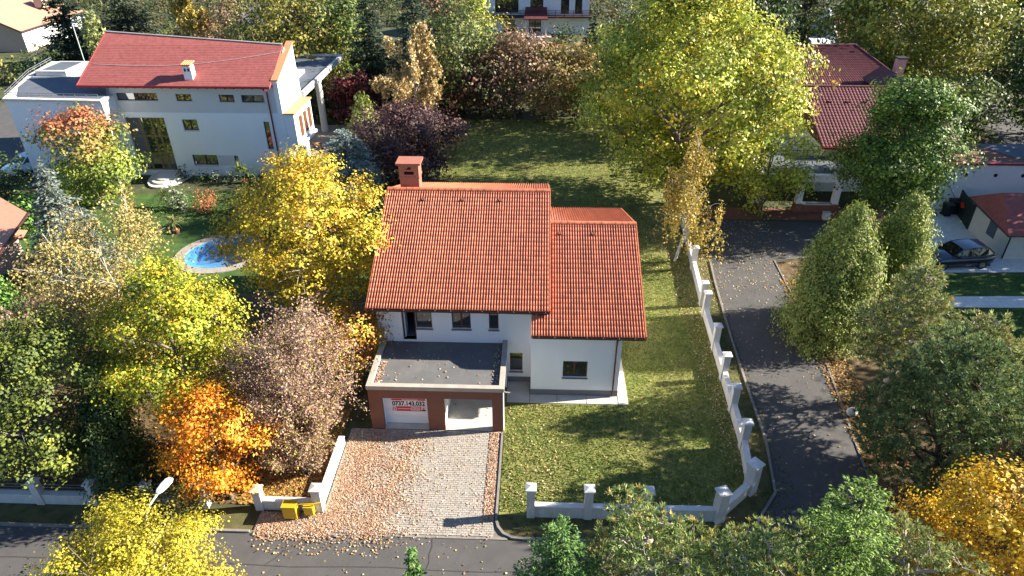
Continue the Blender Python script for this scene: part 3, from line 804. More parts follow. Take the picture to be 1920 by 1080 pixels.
MB().box(-9.77, -9.47, 21.0, 25.0, .46, .51).build("coping", M_RENDER, bw3)
pillar(bw3, -9.62, 20.8, 1.55, .2)
wall_run(bw3, [(-12.35, 20.82), (-9.62, 20.8)], .62)
pillar(bw3, -12.35, 20.82, 1.35)
bw4 = thing("boundary_wall", "shaded low wall with pillars and thin rails along the road behind the yellow shrub", "boundary wall", (-20, 20.8, 0))
l4 = [(-30.3, 20.78), (-27.7, 20.78), (-25.15, 20.78), (-22.55, 20.78), (-19.95, 20.8), (-17.4, 20.8), (-14.9, 20.82)]
wall_run(bw4, l4, .62)
for p in l4: pillar(bw4, *p, 1.5, .17)
for a, b in zip(l4[:-1], l4[1:]):
    for z in (.82, 1.0, 1.18):
        MB().tube([(a[0] + .18, a[1], z), (b[0] - .18, b[1], z)], .012, 5).build("rail", M_RAIL, bw4)

# ---- yellow gas boxes
def gas_box(x, y, w, d, h, z, label):
    t = thing("gas_meter_box", label, "meter box", (x, y, 0), None)
    MB().box(x - w / 2, x + w / 2, y - d / 2, y + d / 2, z, z + h).build("cabinet", M_YELLOW, t)
    MB().box(x - w / 2 + .02, x + w / 2 - .02, y - d / 2 - .015, y - d / 2, z + .03, z + h - .03).build("door", M_YELLOW, t)
    MB().box(x - w / 2 - .02, x + w / 2 + .02, y - d / 2 - .03, y + d / 2, z + h, z + h + .02).build("lid", M_YELLOW, t)
    for s in (-1, 1): MB().box(x + s * (w / 2 - .04) - .02, x + s * (w / 2 - .04) + .02, y - .02, y + .02, 0, z).build("leg", M_YELLOW, t)
    return t
gas_box(-10.75, 20.35, .62, .42, .74, .12, "dusty yellow metal meter box standing left of the driveway pillar")
gb = gas_box(-9.95, 20.45, .42, .28, .5, .18, "smaller yellow meter box against the driveway pillar")
MB().tube([(-10.42, 20.35, .8), (-10.3, 20.35, .84), (-9.6, 20.42, .84), (-9.4, 20.5, .84)], .03, 8).build("pipe", M_YELLOW, gb)
# ---- street lamp
LX, LYY = -13.1, 15.0
lamp = thing("street_lamp", "grey street lamp with a white head above the yellow shrub", "street lamp", (LX, LYY, 0))
MB().tube([(LX, LYY, 0), (LX, LYY, 3.0), (LX, LYY, 5.8)], [.09, .075, .055], 10).build("pole", M_LAMP, lamp)
MB().tube([(LX, LYY, 5.75), (LX + .01, LYY + .1, 6.15), (LX + .08, LYY + .5, 6.45), (LX + .18, LYY + .95, 6.52)], .04, 8).build("arm", M_LAMP, lamp)
hd = MB(); u = Vector((.22, 1, 0)).normalized(); s_ = Vector((u.y, -u.x, 0)); base = Vector((LX + .16, LYY + .85, 6.53))
rings = []
for t, w, h in ((0, .06, .04), (.1, .13, .07), (.35, .17, .09), (.6, .16, .08), (.72, .10, .05)):
    p = base + u * t
    rings += [p - s_ * w, p - s_ * w * .7 + Vector((0, 0, h)), p + s_ * w * .7 + Vector((0, 0, h)), p + s_ * w, p + s_ * w * .8 - Vector((0, 0, .03)), p - s_ * w * .8 - Vector((0, 0, .03))]
hf = [(i * 6 + k, i * 6 + (k + 1) % 6, (i + 1) * 6 + (k + 1) % 6, (i + 1) * 6 + k) for i in range(4) for k in range(6)] + [(5, 4, 3, 2, 1, 0), tuple(range(24, 30))]
hd.add(rings, hf).build("lamp_head", M_LAMP, lamp)
# ---- small road sign under the junipers
sg = thing("road_sign", "small grey sign on a thin post at the edge of the planted island", "sign", (17.75, 33.2, 0))
MB().tube([(17.75, 33.2, 0), (17.75, 33.2, 1.5)], .025, 6).build("post", M_METALSIGN, sg)
MB().box(17.55, 17.95, 33.17, 33.19, 1.2, 1.55).build("plate", M_METALSIGN, sg)

# ================================================================== LEFT NEIGHBOUR: white modern house
lh = thing("modern_house", "white modern house with a red sloping roof and a tall glazed entrance", "house", (-32, 63, 0))
LY = 59.5
def left_house():
    P = FRONT(LY)
    mb = MB()
    lower = [(-37.6, -33.9, 0.45, 5.58), (-32.3, -30.9, 4.42, 5.44), (-32.2, -29.84, 1.05, 2.08), (-28.25, -27.86, 1.03, 2.04), (-24.83, -24.3, 2.70, 5.30)]
    wall_panel(mb, -38.2, -22.9, 0, 6.06, lower, P, .35)
    mb.build("wall", M_LWALL, lh)
    up_ = MB(); PU = FRONT(LY + .06)
    upper = [(-37.7, -34.0, 7.12, 7.80), (-32.3, -30.9, 7.10, 7.72), (-28.4, -27.05, 7.05, 7.70), (-26.4, -24.35, 7.02, 7.68)]
    wall_panel(up_, -38.2, -22.92, 6.06, 8.42, upper, PU, .3)
    up_.build("upper_wall", M_LGREY, lh)
    bk = MB()
    bk.box(-38.2, -37.9, LY + .36, 66.0, 0, 8.4); bk.box(-37.9, -23.2, 65.7, 66.0, 0, 8.5); bk.box(-37.9, -23.2, LY + .36, 65.7, 2.9, 3.0); bk.box(-37.9, -23.2, LY + .36, 65.7, 5.95, 6.05)
    bk.box(-33.8, -33.6, LY + .36, 65.7, 3.0, 5.95)
    bk.build("inner_wall", M_LGREY, lh)
    for a, b, c, d in lower[1:]:
        mu = ((a + b) / 2,) if b - a > 1 else ()
        tr = ((3.9,) if d - c > 2 else ())
        window(lh, P, a, b, c, d, M_DARKWOOD, M_GLASS, mu, tr, rec=.14, fw_=.07, sill=M_LGREY)
    for a, b, c, d in upper:
        window(lh, PU, a, b, c, d, M_DARKWOOD, M_GLASS, ((a + b) / 2,), rec=.12, fw_=.06, sill=M_LGREY)
    MB().box(-29.8, -28.28, LY - .012, LY - .001, 1.06, 2.06).build("wall_inset_panel", M_LGREY, lh)
    # tall glazed entrance, deep in its opening
    window(lh, P, -37.5, -33.98, .47, 5.56, M_MULLION, M_GLASS, (-36.35, -35.35, -34.75), (2.1, 3.75), rec=.26, fw_=.11, name="glazed_entrance")
    # semicircular entrance steps
    stp = MB()
    for k, (r, z) in enumerate(((2.35, .15), (1.95, .30), (1.55, .45))):
        pts = [(-34.5 + r * math.cos(a) * .8, LY - .02 - r * 1.35 * math.sin(a)) for a in [PI * i / 16 for i in range(17)]]
        stp.prism(pts, z - .15, z)
    stp.build("entrance_steps", M_PALE, lh)
    # monopitch roof of red shingles, rising to the back
    roof = MB(); t = .16
    ye, ze, yr, zr = 58.75, 8.62, 64.5, 11.5
    def zz(y): return ze + (zr - ze) * (y - ye) / (yr - ye)
    poly = [(-40.5, ye), (-23.35, ye), (-23.35, 63.6), (-40.3, 65.2), (-40.9, 61.2), (-40.2, 61.2)]
    poly = [(-40.5, ye), (-23.35, ye), (-23.35, 63.7), (-40.4, 65.2)]
    vs = [(x, y, zz(y) - t) for x, y in poly] + [(x, y, zz(y)) for x, y in poly]
    n = len(poly)
    roof.add(vs, [tuple(range(n - 1, -1, -1)), tuple(range(n, 2 * n))] + [(i, (i + 1) % n, n + (i + 1) % n, n + i) for i in range(n)])
    rf = roof.build("roof", M_SHINGLE, lh)
    back = MB(); back.poly([(-40.4, 65.2, zz(65.2) - .17), (-23.35, 63.7, zz(63.7) - .17), (-23.35, 66.2, 8.4), (-38.2, 66.2, 8.4)]); back.poly([(-38.2, LY + .4, 8.4), (-38.2, 66.2, 8.4), (-38.2, 65.0, zz(65) - .2)])
    back.poly([(-23.3, LY + .4, 8.4), (-23.3, 66.2, 8.4), (-23.3, 63.7, zz(63.7) - .2)])
    back.build("rear_wall", M_LGREY, lh)
    tr = MB()
    for a, b in ((0, 1), (3, 2), (0, 3)):
        p, q = vs[n + a], vs[n + b]
        tr.tube([p, q], .06, 6)
    tr.build("roof_edge_trim", M_REDPIPE, rf)
    cr = MB().tube([(-40.4, 65.2, zz(65.2) + .05), (-23.4, 63.7, zz(63.7) + .05)], .07, 6).build("ridge_capping", M_PALE, rf)
    # shingle courses: thin raised lips, joined
    cs = MB(); y = ye + .18
    while y < 63.6:
        z = zz(y)
        cs.box(-40.47 + (y - ye) * .012, -23.37, y, y + .012, z + .002, z + .014); y += .2
    cs.build("shingle_courses", M_SHINGLE, rf, kind="stuff")
    ra = MB(); x = -40.2
    while x < -23.5:
        ra.box(x, x + .09, ye + .05, LY + .05, 8.40, 8.52); x += .8
    ra.build("rafter_ends", M_DARKWOOD, rf)
    gt = MB().xprism([(ye - .11, ze - .03), (ye - .11, ze - .13), (ye + .01, ze - .13), (ye + .01, ze - .03)], -40.5, -23.35).build("gutter", M_REDPIPE, rf)
    # chimney
    ch = MB().box(-31.05, -30.3, 59.5, 60.2, 8.7, 10.15).build("chimney", M_LWALL, lh)
    c2 = MB()
    for k in range(5):
        c2.tube([(-31.05 + k * .19, 59.35, 10.28), (-31.05 + k * .19, 60.35, 10.42)], .085, 8)
    c2.build("chimney_cap", M_COPING, ch)
    for xx in (-30.92, -30.62): MB().box(xx, xx + .17, 59.485, 59.5, 9.72, 9.98).build("chimney_opening", M_BLACKPL, ch)
    # right parapet wall and its coping
    MB().xprism([(LY - .02, 0), (64.9, 0), (64.9, 11.05), (64.6, 11.05), (LY - .02, 8.92)], -23.3, -22.88).build("side_wall", M_LWALL, lh)
    cp = MB().xprism([(LY - .06, 8.92), (64.95, 11.08), (64.95, 11.2), (LY - .06, 9.04)], -23.42, -22.78).build("coping", M_COPING, lh)
    # projecting bay with windows on the sunny side
    by = MB(); by.box(-22.88, -21.95, LY + .02, 64.6, 2.85, 5.95)
    b = by.build("bay", M_LWALL, lh)
    MB().box(-22.87, -21.8, LY - .08, 64.7, 5.96, 6.08).build("bay_coping", M_COPING, b)
    for yy in (60.7, 62.0, 63.3):
        fr = MB(); fr.box(-21.95, -21.90, yy, yy + .85, 3.5, 5.4)
        w_ = fr.build("bay_window", M_WOOD, b)
    MB().box(-21.94, -21.7, 60.3, 64.6, 2.7, 2.95).build("bay_ledge", M_LWALL, b)
    # downpipe
    MB().tube([(-23.95, 58.7, 8.5), (-23.95, 58.9, 8.3), (-23.95, LY - .08, 8.0), (-23.95, LY - .08, .1)], .065, 8).build("downpipe", M_REDPIPE, lh)
    MB().box(-24.35, -23.5, 58.62, 58.78, 8.5, 8.66).build("hopper", M_REDPIPE, lh)
    # canopy slab on a column
    can = MB().box(-30.5, -22.95, 66.05, 81.5, 5.65, 5.95).build("canopy", M_PALE, lh)
    MB().box(-30.2, -23.25, 66.3, 81.2, 5.955, 6.0).build("canopy_membrane", M_DARKROOF, can)
    for bx in ((-23.2, -22.92, 66.05, 81.5), (-30.5, -23.2, 81.25, 81.5)):
        MB().box(*bx, 5.952, 6.22).build("canopy_upstand", M_PALE, can)
    MB().box(-26.4, -25.2, 67.0, 74.0, 6.0, 6.35).build("canopy_skylight", M_LGREY, can)
    MB().cyl(-23.5, 72.6, 0, 5.65, .36, 18).build("column", M_PALE, lh)
    # left wing, flat roof
    poly = [(-46.5, 57.6), (-37.7, 57.2), (-37.9, LY + .3), (-38.21, LY + .3), (-38.21, 66), (-41, 70.5), (-50.3, 70.5), (-49.3, 65.3)]
    wg = MB().prism(poly, 0, 7.62).build("wing", M_LWALL, lh)
    rim_o = [(-46.65, 57.45), (-37.65, 57.05), (-37.65, 58.7), (-40.6, 58.7), (-40.9, 66), (-41, 70.7), (-50.5, 70.7), (-49.5, 65.3)]
    MB().prism(rim_o, 7.62, 7.80).build("roof_rim", M_PALE, wg)
    MB().prism([(-45.6, 58.0), (-38.0, 57.7), (-38.0, 58.6), (-41.0, 63.8), (-45.2, 64.8), (-48.6, 64.6), (-48.8, 68.0), (-49.2, 66.5), (-47.6, 61.2)], 7.801, 7.84).build("roof_membrane", M_DARKROOF, wg)
    sk = MB().box(-48.4, -45.4, 65.0, 69.0, 7.80, 8.25).build("skylight", M_PALE, wg)
    MB().box(-48.0, -45.8, 65.5, 68.6, 8.251, 8.28).build("skylight_glass", M_DARKROOF, sk)
    rails = MB()
    path = [(-37.9, 57.25), (-42, 57.42), (-46.4, 57.62), (-49.3, 65.3), (-50.2, 70.4)]
    for z in (8.12, 8.3): rails.tube([(x, y, z) for x, y in path], .025, 5)
    for (ax, ay), (bx, by_) in zip(path[:-1], path[1:]):
        for k in range(4): rails.tube([(ax + (bx - ax) * k / 4, ay + (by_ - ay) * k / 4, 7.8)] + [(ax + (bx - ax) * k / 4, ay + (by_ - ay) * k / 4, 8.3)], .02, 5)
    rails.build("roof_railing", M_RAIL, wg)
    MB().box(-40.2, -37.7, 57.9, 59.3, 6.1, 6.22).build("entrance_canopy", M_PALE, lh)
    # slack cable lying over the red roof
    cab = MB(); pts = []
    for k in range(30):
        u = k / 29; x = -39.9 + u * 16.6; y = 61.2 - 0.2 * math.sin(u * PI) * 4 + u * 1.6
        pts.append((x, y, zz(y) + .05))
    cab.tube(pts, .022, 5); cab.build("roof_cable", M_WIRE, lh)
left_house()
# terrace egg chair
ec = thing("egg_chair", "round wicker hanging chair frame on the terrace beside the column", "chair", (-22.6, 66.6, 0))
fr = MB()
for a in range(4):
    t = a * PI / 2 + .5
    fr.tube([(-22.6, 66.6, .05), (-22.6 + .8 * math.cos(t), 66.6 + .8 * math.sin(t), .04)], .03, 6)
fr.tube([(-22.6 + .55 * math.cos(t), 66.6, 1.0 + .85 * math.sin(t)) for t in [2 * PI * k / 16 for k in range(17)]], .035, 6)
fr.build("frame", M_DARKWOOD, ec)
cu = MB()
for k in range(6):
    pass
cu.add([(-22.6 + .4 * math.cos(t) * s, 66.6 + .25 * math.sin(t) * s, .55 + z) for z, s in ((0, .6), (.12, 1), (.2, .8)) for t in [2 * PI * k / 10 for k in range(10)]],
       [(i * 10 + k, i * 10 + (k + 1) % 10, (i + 1) * 10 + (k + 1) % 10, (i + 1) * 10 + k) for i in range(2) for k in range(10)] + [tuple(range(20, 30))], True)
cu.build("cushion", M_COPING, ec)

# ---- swimming pool
pool = thing("swimming_pool", "oval blue swimming pool with a pale stone rim on the lawn", "pool", (-23.7, 44.6, 0))
n = len(POOL); pb = MB()
inner = [(-23.7 + (x + 23.7) * .93, 44.6 + (y - 44.6) * .93) for x, y in POOL]
pb.add([(x, y, .03) for x, y in POOL] + [(x, y, -1.25) for x, y in inner], [(i, (i + 1) % n, n + (i + 1) % n, n + i) for i in range(n)], True)
pb.build("basin_wall", M_POOL, pool)
MB().poly([(x, y, -1.25) for x, y in inner]).build("basin_floor", M_POOLF, pool)
for k in range(0, n, 2):
    idx = [k, (k + 1) % n, (k + 2) % n]
    q = [POOL[i] for i in idx] + [POOL_OUT[i] for i in reversed(idx)]
    cx = sum(p[0] for p in q) / 6; cy = sum(p[1] for p in q) / 6
    MB().prism([(cx + (x - cx) * .985, cy + (y - cy) * .985) for x, y in q], .0, .07).build("coping_stone", M_TERRACE, pool)
MB().cyl(-24.3, 46.6, -.75, -.70, .14, 14).build("inlet_ring", M_PALE, pool)

# ================================================================== RIGHT NEIGHBOUR: house with wine-red tiles
def wavy_slope(name, mat, parent, c0, c1, c2, c3, wave=.30, row=.36, amp=.05):
    """rippled tile field on the quad c0 c1 (eave) c2 c3 (ridge)"""
    c0, c1, c2, c3 = map(Vector, (c0, c1, c2, c3))
    nu = max(2, int((c1 - c0).length / wave)) * 4
    nv = max(2, int((c3 - c0).length / row))
    nrm = (c1 - c0).cross(c3 - c0).normalized()
    if nrm.z < 0: nrm = -nrm
    mb = MB(); vs = []; fs = []
    for j in range(nv):
        for s, off in ((0, .035), (1, 0.0)):
            v = (j + s) / nv
            a, b = c0.lerp(c3, v), c1.lerp(c2, v)
            for i in range(nu + 1):
                vs.append(a.lerp(b, i / nu) + nrm * (off + amp * abs(math.sin(PI * i / 4)) ** .9))
    w = nu + 1
    for j in range(nv):
        for i in range(nu): fs.append((2 * j * w + i, 2 * j * w + i + 1, (2 * j + 1) * w + i + 1, (2 * j + 1) * w + i))
        if j:
            for i in range(nu): fs.append(((2 * j - 1) * w + i, (2 * j - 1) * w + i + 1, 2 * j * w + i + 1, 2 * j * w + i))
    mb.add(vs, fs, False)
    return mb.build(name, mat, parent, kind="stuff")
rh = thing("tiled_house", "pale house with wine-red tiled hip roofs behind the dark green maple", "house", (30, 66, 0))
def right_house():
    # front wing
    MB().box(24.9, 35.6, 57.6, 66.0, 0, 4.35).build("wing_wall", M_RENDER, rh)
    dk = MB().xprism([(57.0, 4.35), (64.6, 7.35), (71.5, 4.4)], 24.4, 36.2).build("wing_roof", M_WINERED, rh)
    wavy_slope("roof_tiles", M_WINERED, dk, (24.3, 56.9, 4.38), (36.3, 56.9, 4.38), (36.3, 64.6, 7.40), (24.3, 64.6, 7.40))
    MB().tube([(24.3, 64.6, 7.45), (36.3, 64.6, 7.45)], .12, 8).build("ridge_tile", M_WINERED, dk)
    MB().box(24.3, 36.3, 56.75, 56.92, 4.22, 4.38).build("gutter", M_REDPIPE, dk)
    for x in (26.4, 28.0, 29.6): MB().box(x - .15, x + .15, 62.35, 62.65, 6.52, 6.72).build("vent_tile", M_WINERED, dk)
    # main block with a hip roof
    MB().box(19.5, 37.5, 69.0, 84.0, 0, 5.0).build("main_wall", M_RENDER, rh)
    hp = MB()
    e = [(18.8, 68.2, 4.9), (38.6, 68.2, 4.9), (38.6, 84.6, 4.9), (18.8, 84.6, 4.9)]; r0, r1 = (24, 78.6, 7.9), (34.6, 79.0, 8.0)
    hp.add(e + [r0, r1], [(0, 1, 5, 4), (1, 2, 5), (2, 3, 4, 5), (3, 0, 4), (3, 2, 1, 0)])
    h = hp.build("main_roof", M_WINERED, rh)
    off = lambda p, d=.03: (p[0], p[1], p[2] + d)
    wavy_slope("roof_tiles", M_WINERED, h, off(e[0]), off(e[1]), off(r1), off(r0))
    wavy_slope("roof_tiles", M_WINERED, h, off(e[1]), off(e[2]), off((34.65, 79.1, 8.0)), off((34.6, 78.9, 8.0)))
    for a, b in ((r0, r1), (e[1], r1), (e[0], r0)): MB().tube([off(a, .1), off(b, .1)], .13, 8).build("ridge_tile", M_WINERED, h)
    # small cross gable with white pediment
    gb_ = MB(); gb_.add([(33.0, 66.2, 6.3), (36.6, 66.2, 6.3), (34.8, 66.2, 7.6), (33.0, 72, 6.3), (36.6, 72, 6.3), (34.8, 72, 7.6)], [(0, 3, 5, 2), (1, 2, 5, 4)])
    g = gb_.build("dormer_roof", M_WINERED, rh)
    MB().poly([(33.2, 66.3, 6.3), (36.4, 66.3, 6.3), (34.8, 66.3, 7.45)]).build("dormer_front", M_RENDER, rh)
    c = MB().box(36.1, 36.9, 71.6, 72.4, 5.2, 8.3).build("chimney", M_PINK, rh)
    MB().box(36.0, 37.0, 71.5, 72.5, 8.3, 8.42).build("chimney_cap", M_DARKGREEN, c)
    # balcony and side wall left of the wing
    MB().box(20.5, 24.9, 60.5, 66, 0, 3.0).build("link_wall", M_RENDER, rh)
    MB().box(20.3, 24.85, 58.6, 60.5, 2.85, 3.0).build("balcony", M_PALE, rh)
    rl = MB()
    for z in (3.4, 3.8): rl.tube([(20.4, 58.7, z), (24.8, 58.7, z)], .03, 6)
    for k in range(6): rl.tube([(20.4 + k * .88, 58.7, 3.0), (20.4 + k * .88, 58.7, 3.8)], .025, 5)
    rl.build("balcony_railing", M_DARKGREEN, rh)
    # porch: beams, columns, brick parapet
    MB().box(18.4, 25.2, 53.1, 53.5, 2.75, 3.35).build("porch_beam", M_RENDER, rh)
    MB().box(18.4, 18.8, 53.5, 57.6, 2.75, 3.35).build("porch_beam", M_RENDER, rh)
    MB().box(18.8, 25.2, 53.5, 57.6, 3.2, 3.33).build("porch_roof", M_DARKROOF, rh)
    for x in (18.7, 21.9, 24.9): MB().box(x - .24, x + .24, 53.05, 53.53, 0.82, 2.75).build("porch_column", M_RENDER, rh)
    for x in (18.7, 21.9, 24.9): MB().box(x - .3, x + .3, 53.0, 53.6, 0, .82).build("column_base", M_BRICK, rh)
    MB().box(22.2, 24.6, 53.1, 53.5, 0, .72).build("porch_parapet", M_BRICK, rh)
    MB().box(22.15, 24.62, 53.05, 53.55, .72, .80).build("parapet_cap", M_PALE, rh)
    MB().box(22.6, 24.4, 57.4, 57.59, .1, 2.5).build("entrance_door", M_DARKGREEN, rh)
right_house()
# white boundary building wall with round vents
ww = thing("outbuilding", "long white wall with round dark vents and a red coping behind the parking pad", "outbuilding", (38, 56, 0))
MB().box(33.5, 52, 54.05, 57.5, 0, 4.05).build("wall", M_LWALL, ww)
MB().box(33.4, 52.1, 53.9, 54.3, 4.05, 4.2).build("coping", M_REDPIPE, ww)
MB().add([(33.4, 54.3, 4.15), (52.1, 54.3, 4.15), (52.1, 57.8, 4.5), (33.4, 57.8, 4.5), (33.4, 57.8, 4.05), (52.1, 57.8, 4.05)], [(0, 1, 2, 3), (3, 2, 5, 4)]).build("roof", M_BRICK, ww)
MB().add([(39.5, 55.0, 4.26), (52, 54.4, 4.2), (52, 57.7, 4.56), (37.5, 57.7, 4.52)], [(0, 1, 2, 3)]).build("solar_sheet", M_DARKROOF, ww)
for x in (35.3, 37.7, 39.9, 42.2): MB().tube([(x, 54.0, 3.15), (x, 54.06, 3.15)], .15, 16).build("round_vent", M_BLACKPL, ww)
MB().tube([(33.6, 54.02, 2.9), (34.5, 54.0, 1.9), (35.1, 54.0, 1.1)], .02, 5).build("cable", M_BLACKPL, ww)
# garden shed with red roof
sh = thing("garden_shed", "cream shed with a red shingle roof beside the parked dark car", "shed", (38, 49, 0))
MB().box(34.6, 48, 45.5, 50.6, 0, 2.2).build("wall", M_PALE, sh)
MB().add([(33.9, 44.9, 2.25), (48.5, 44.9, 2.25), (48.5, 48.4, 3.9), (35.2, 48.8, 3.9), (34.6, 51.6, 2.3), (48.5, 51.6, 2.3)], [(0, 1, 2, 3), (3, 2, 5, 4), (0, 3, 4)]).build("roof", M_SHINGLE, sh)
MB().tube([(33.9, 44.88, 2.2), (48.5, 44.88, 2.2)], .06, 6).build("gutter", M_DARKGREEN, sh)
MB().tube([(33.9, 44.9, 2.2), (34.6, 51.6, 2.25)], .06, 6).build("gutter", M_DARKGREEN, sh)
MB().tube([(34.0, 44.95, 2.2), (34.52, 45.45, 1.9), (34.53, 45.46, .1)], .05, 8).build("downpipe", M_DARKGREEN, sh)
MB().box(34.57, 34.6, 47.2, 48.2, .8, 2.0).build("window", M_GLASS, sh)
MB().box(34.55, 34.6, 50.3, 50.6, 0, 2.2).build("corner_board", M_DARKGREEN, sh)
gt = thing("garden_gate", "dark green sheet gate with a red flower beside the bins", "gate", (34.9, 52.2, 0))
MB().obox((34.95, 52.2), (.22, 1), 1.55, .03, .05, 2.0).build("sheet", M_DARKGREEN, gt)
for dx, dz in ((0, 1.3), (.12, 1.2), (-.1, 1.15), (.03, 1.05)): MB().tube([(34.9 + dx * .2, 52.4 + dx * 2, dz), (34.86 + dx * .2, 52.4 + dx * 2, dz)], .14, 10).build("painted_flower", M_REDTOY, gt)
def bin_(x, y, s, label):
    t = thing("wheelie_bin", label, "bin", (x, y, 0), "bins by the white wall")
    b = MB(); b.add([(x + a * .24 * s, y + d * .28 * s, .05) for a, d in ((-1, -1), (1, -1), (1, 1), (-1, 1))] + [(x + a * .31 * s, y + d * .36 * s, 1.0 * s) for a, d in ((-1, -1), (1, -1), (1, 1), (-1, 1))],
                    [(3, 2, 1, 0), (4, 5, 6, 7), (0, 1, 5, 4), (1, 2, 6, 5), (2, 3, 7, 6), (3, 0, 4, 7)]).build("body", M_BINGREEN, t)
    l = MB(); l.xprism([(y - .40 * s, 1.0 * s + .002), (y + .38 * s, 1.0 * s + .002), (y + .36 * s, 1.1 * s), (y - .05, 1.16 * s), (y - .38 * s, 1.06 * s)], x - .33 * s, x + .33 * s).build("lid", M_BINGREEN, t)
    for q in (-1, 1): MB().tube([(x + q * .24 * s, y + .3 * s, .1), (x + q * .30 * s, y + .3 * s, .1)], .1, 10).build("wheel", M_TYRE, t)
bin_(34.1, 52.9, 1.0, "dark wheelie bin nearer the hose, left of the pair by the white wall")
bin_(34.85, 53.35, 1.12, "taller dark wheelie bin pushed into the corner by the green gate")
hs = MB()
hs.tube([(32.9 + (.55 + .05 * math.sin(t * 3)) * math.cos(t), 53.0 + (.4 + .04 * math.cos(t * 2)) * math.sin(t), .05 + .02 * t / 6.28) for t in [2 * PI * k / 18 for k in range(60)]], .03, 6)
props(hs.build("garden_hose", M_HOSE, origin=(32.9, 53.0, 0)), "coiled green garden hose lying on the pale parking pad", "hose")
bk_ = MB().cyl(35.3, 51.6, 0, .35, .16, 14, .2).build("bucket", M_BLUEPL, origin=(35.3, 51.6, 0)); props(bk_, "small blue bucket on the pad in front of the green gate", "bucket")
ub = thing("utility_box", "small white utility cabinet on the porch pavement above the juniper", "utility box", (23.9, 51.9, 0))
MB().box(23.65, 24.15, 51.7, 52.1, 0, .55).build("cabinet", M_PALE, ub); MB().box(23.6, 24.2, 51.65, 52.15, .551, .62).build("lid", M_LAMP, ub)
bo = MB().cyl(30.4, 49.7, 0, 1.0, .11, 12).build("bollard", M_PALE, origin=(30.4, 49.7, 0)); props(bo, "short white post at the corner of the parking pad", "post")
def stone(x, y, s, label):
    mb = MB(); vs = []; fs = []
    for j in range(5):
        for k in range(9):
            t = 2 * PI * k / 9; ph = PI * (j + .5) / 5
            r = s * (1 + random.uniform(-.15, .15))
            vs.append((x + r * math.sin(ph) * math.cos(t), y + .8 * r * math.sin(ph) * math.sin(t), s * .4 - r * .8 * math.cos(ph) + .1))
    fs = [(j * 9 + k, j * 9 + (k + 1) % 9, (j + 1) * 9 + (k + 1) % 9, (j + 1) * 9 + k) for j in range(4) for k in range(9)] + [tuple(range(8, -1, -1)), tuple(range(36, 45))]
    props(mb.add(vs, fs, True).build("boulder", M_PALE, origin=(x, y, 0)), label, "boulder")
stone(16.95, 28.0, .33, "pale boulder at the kerb below the dark pine")
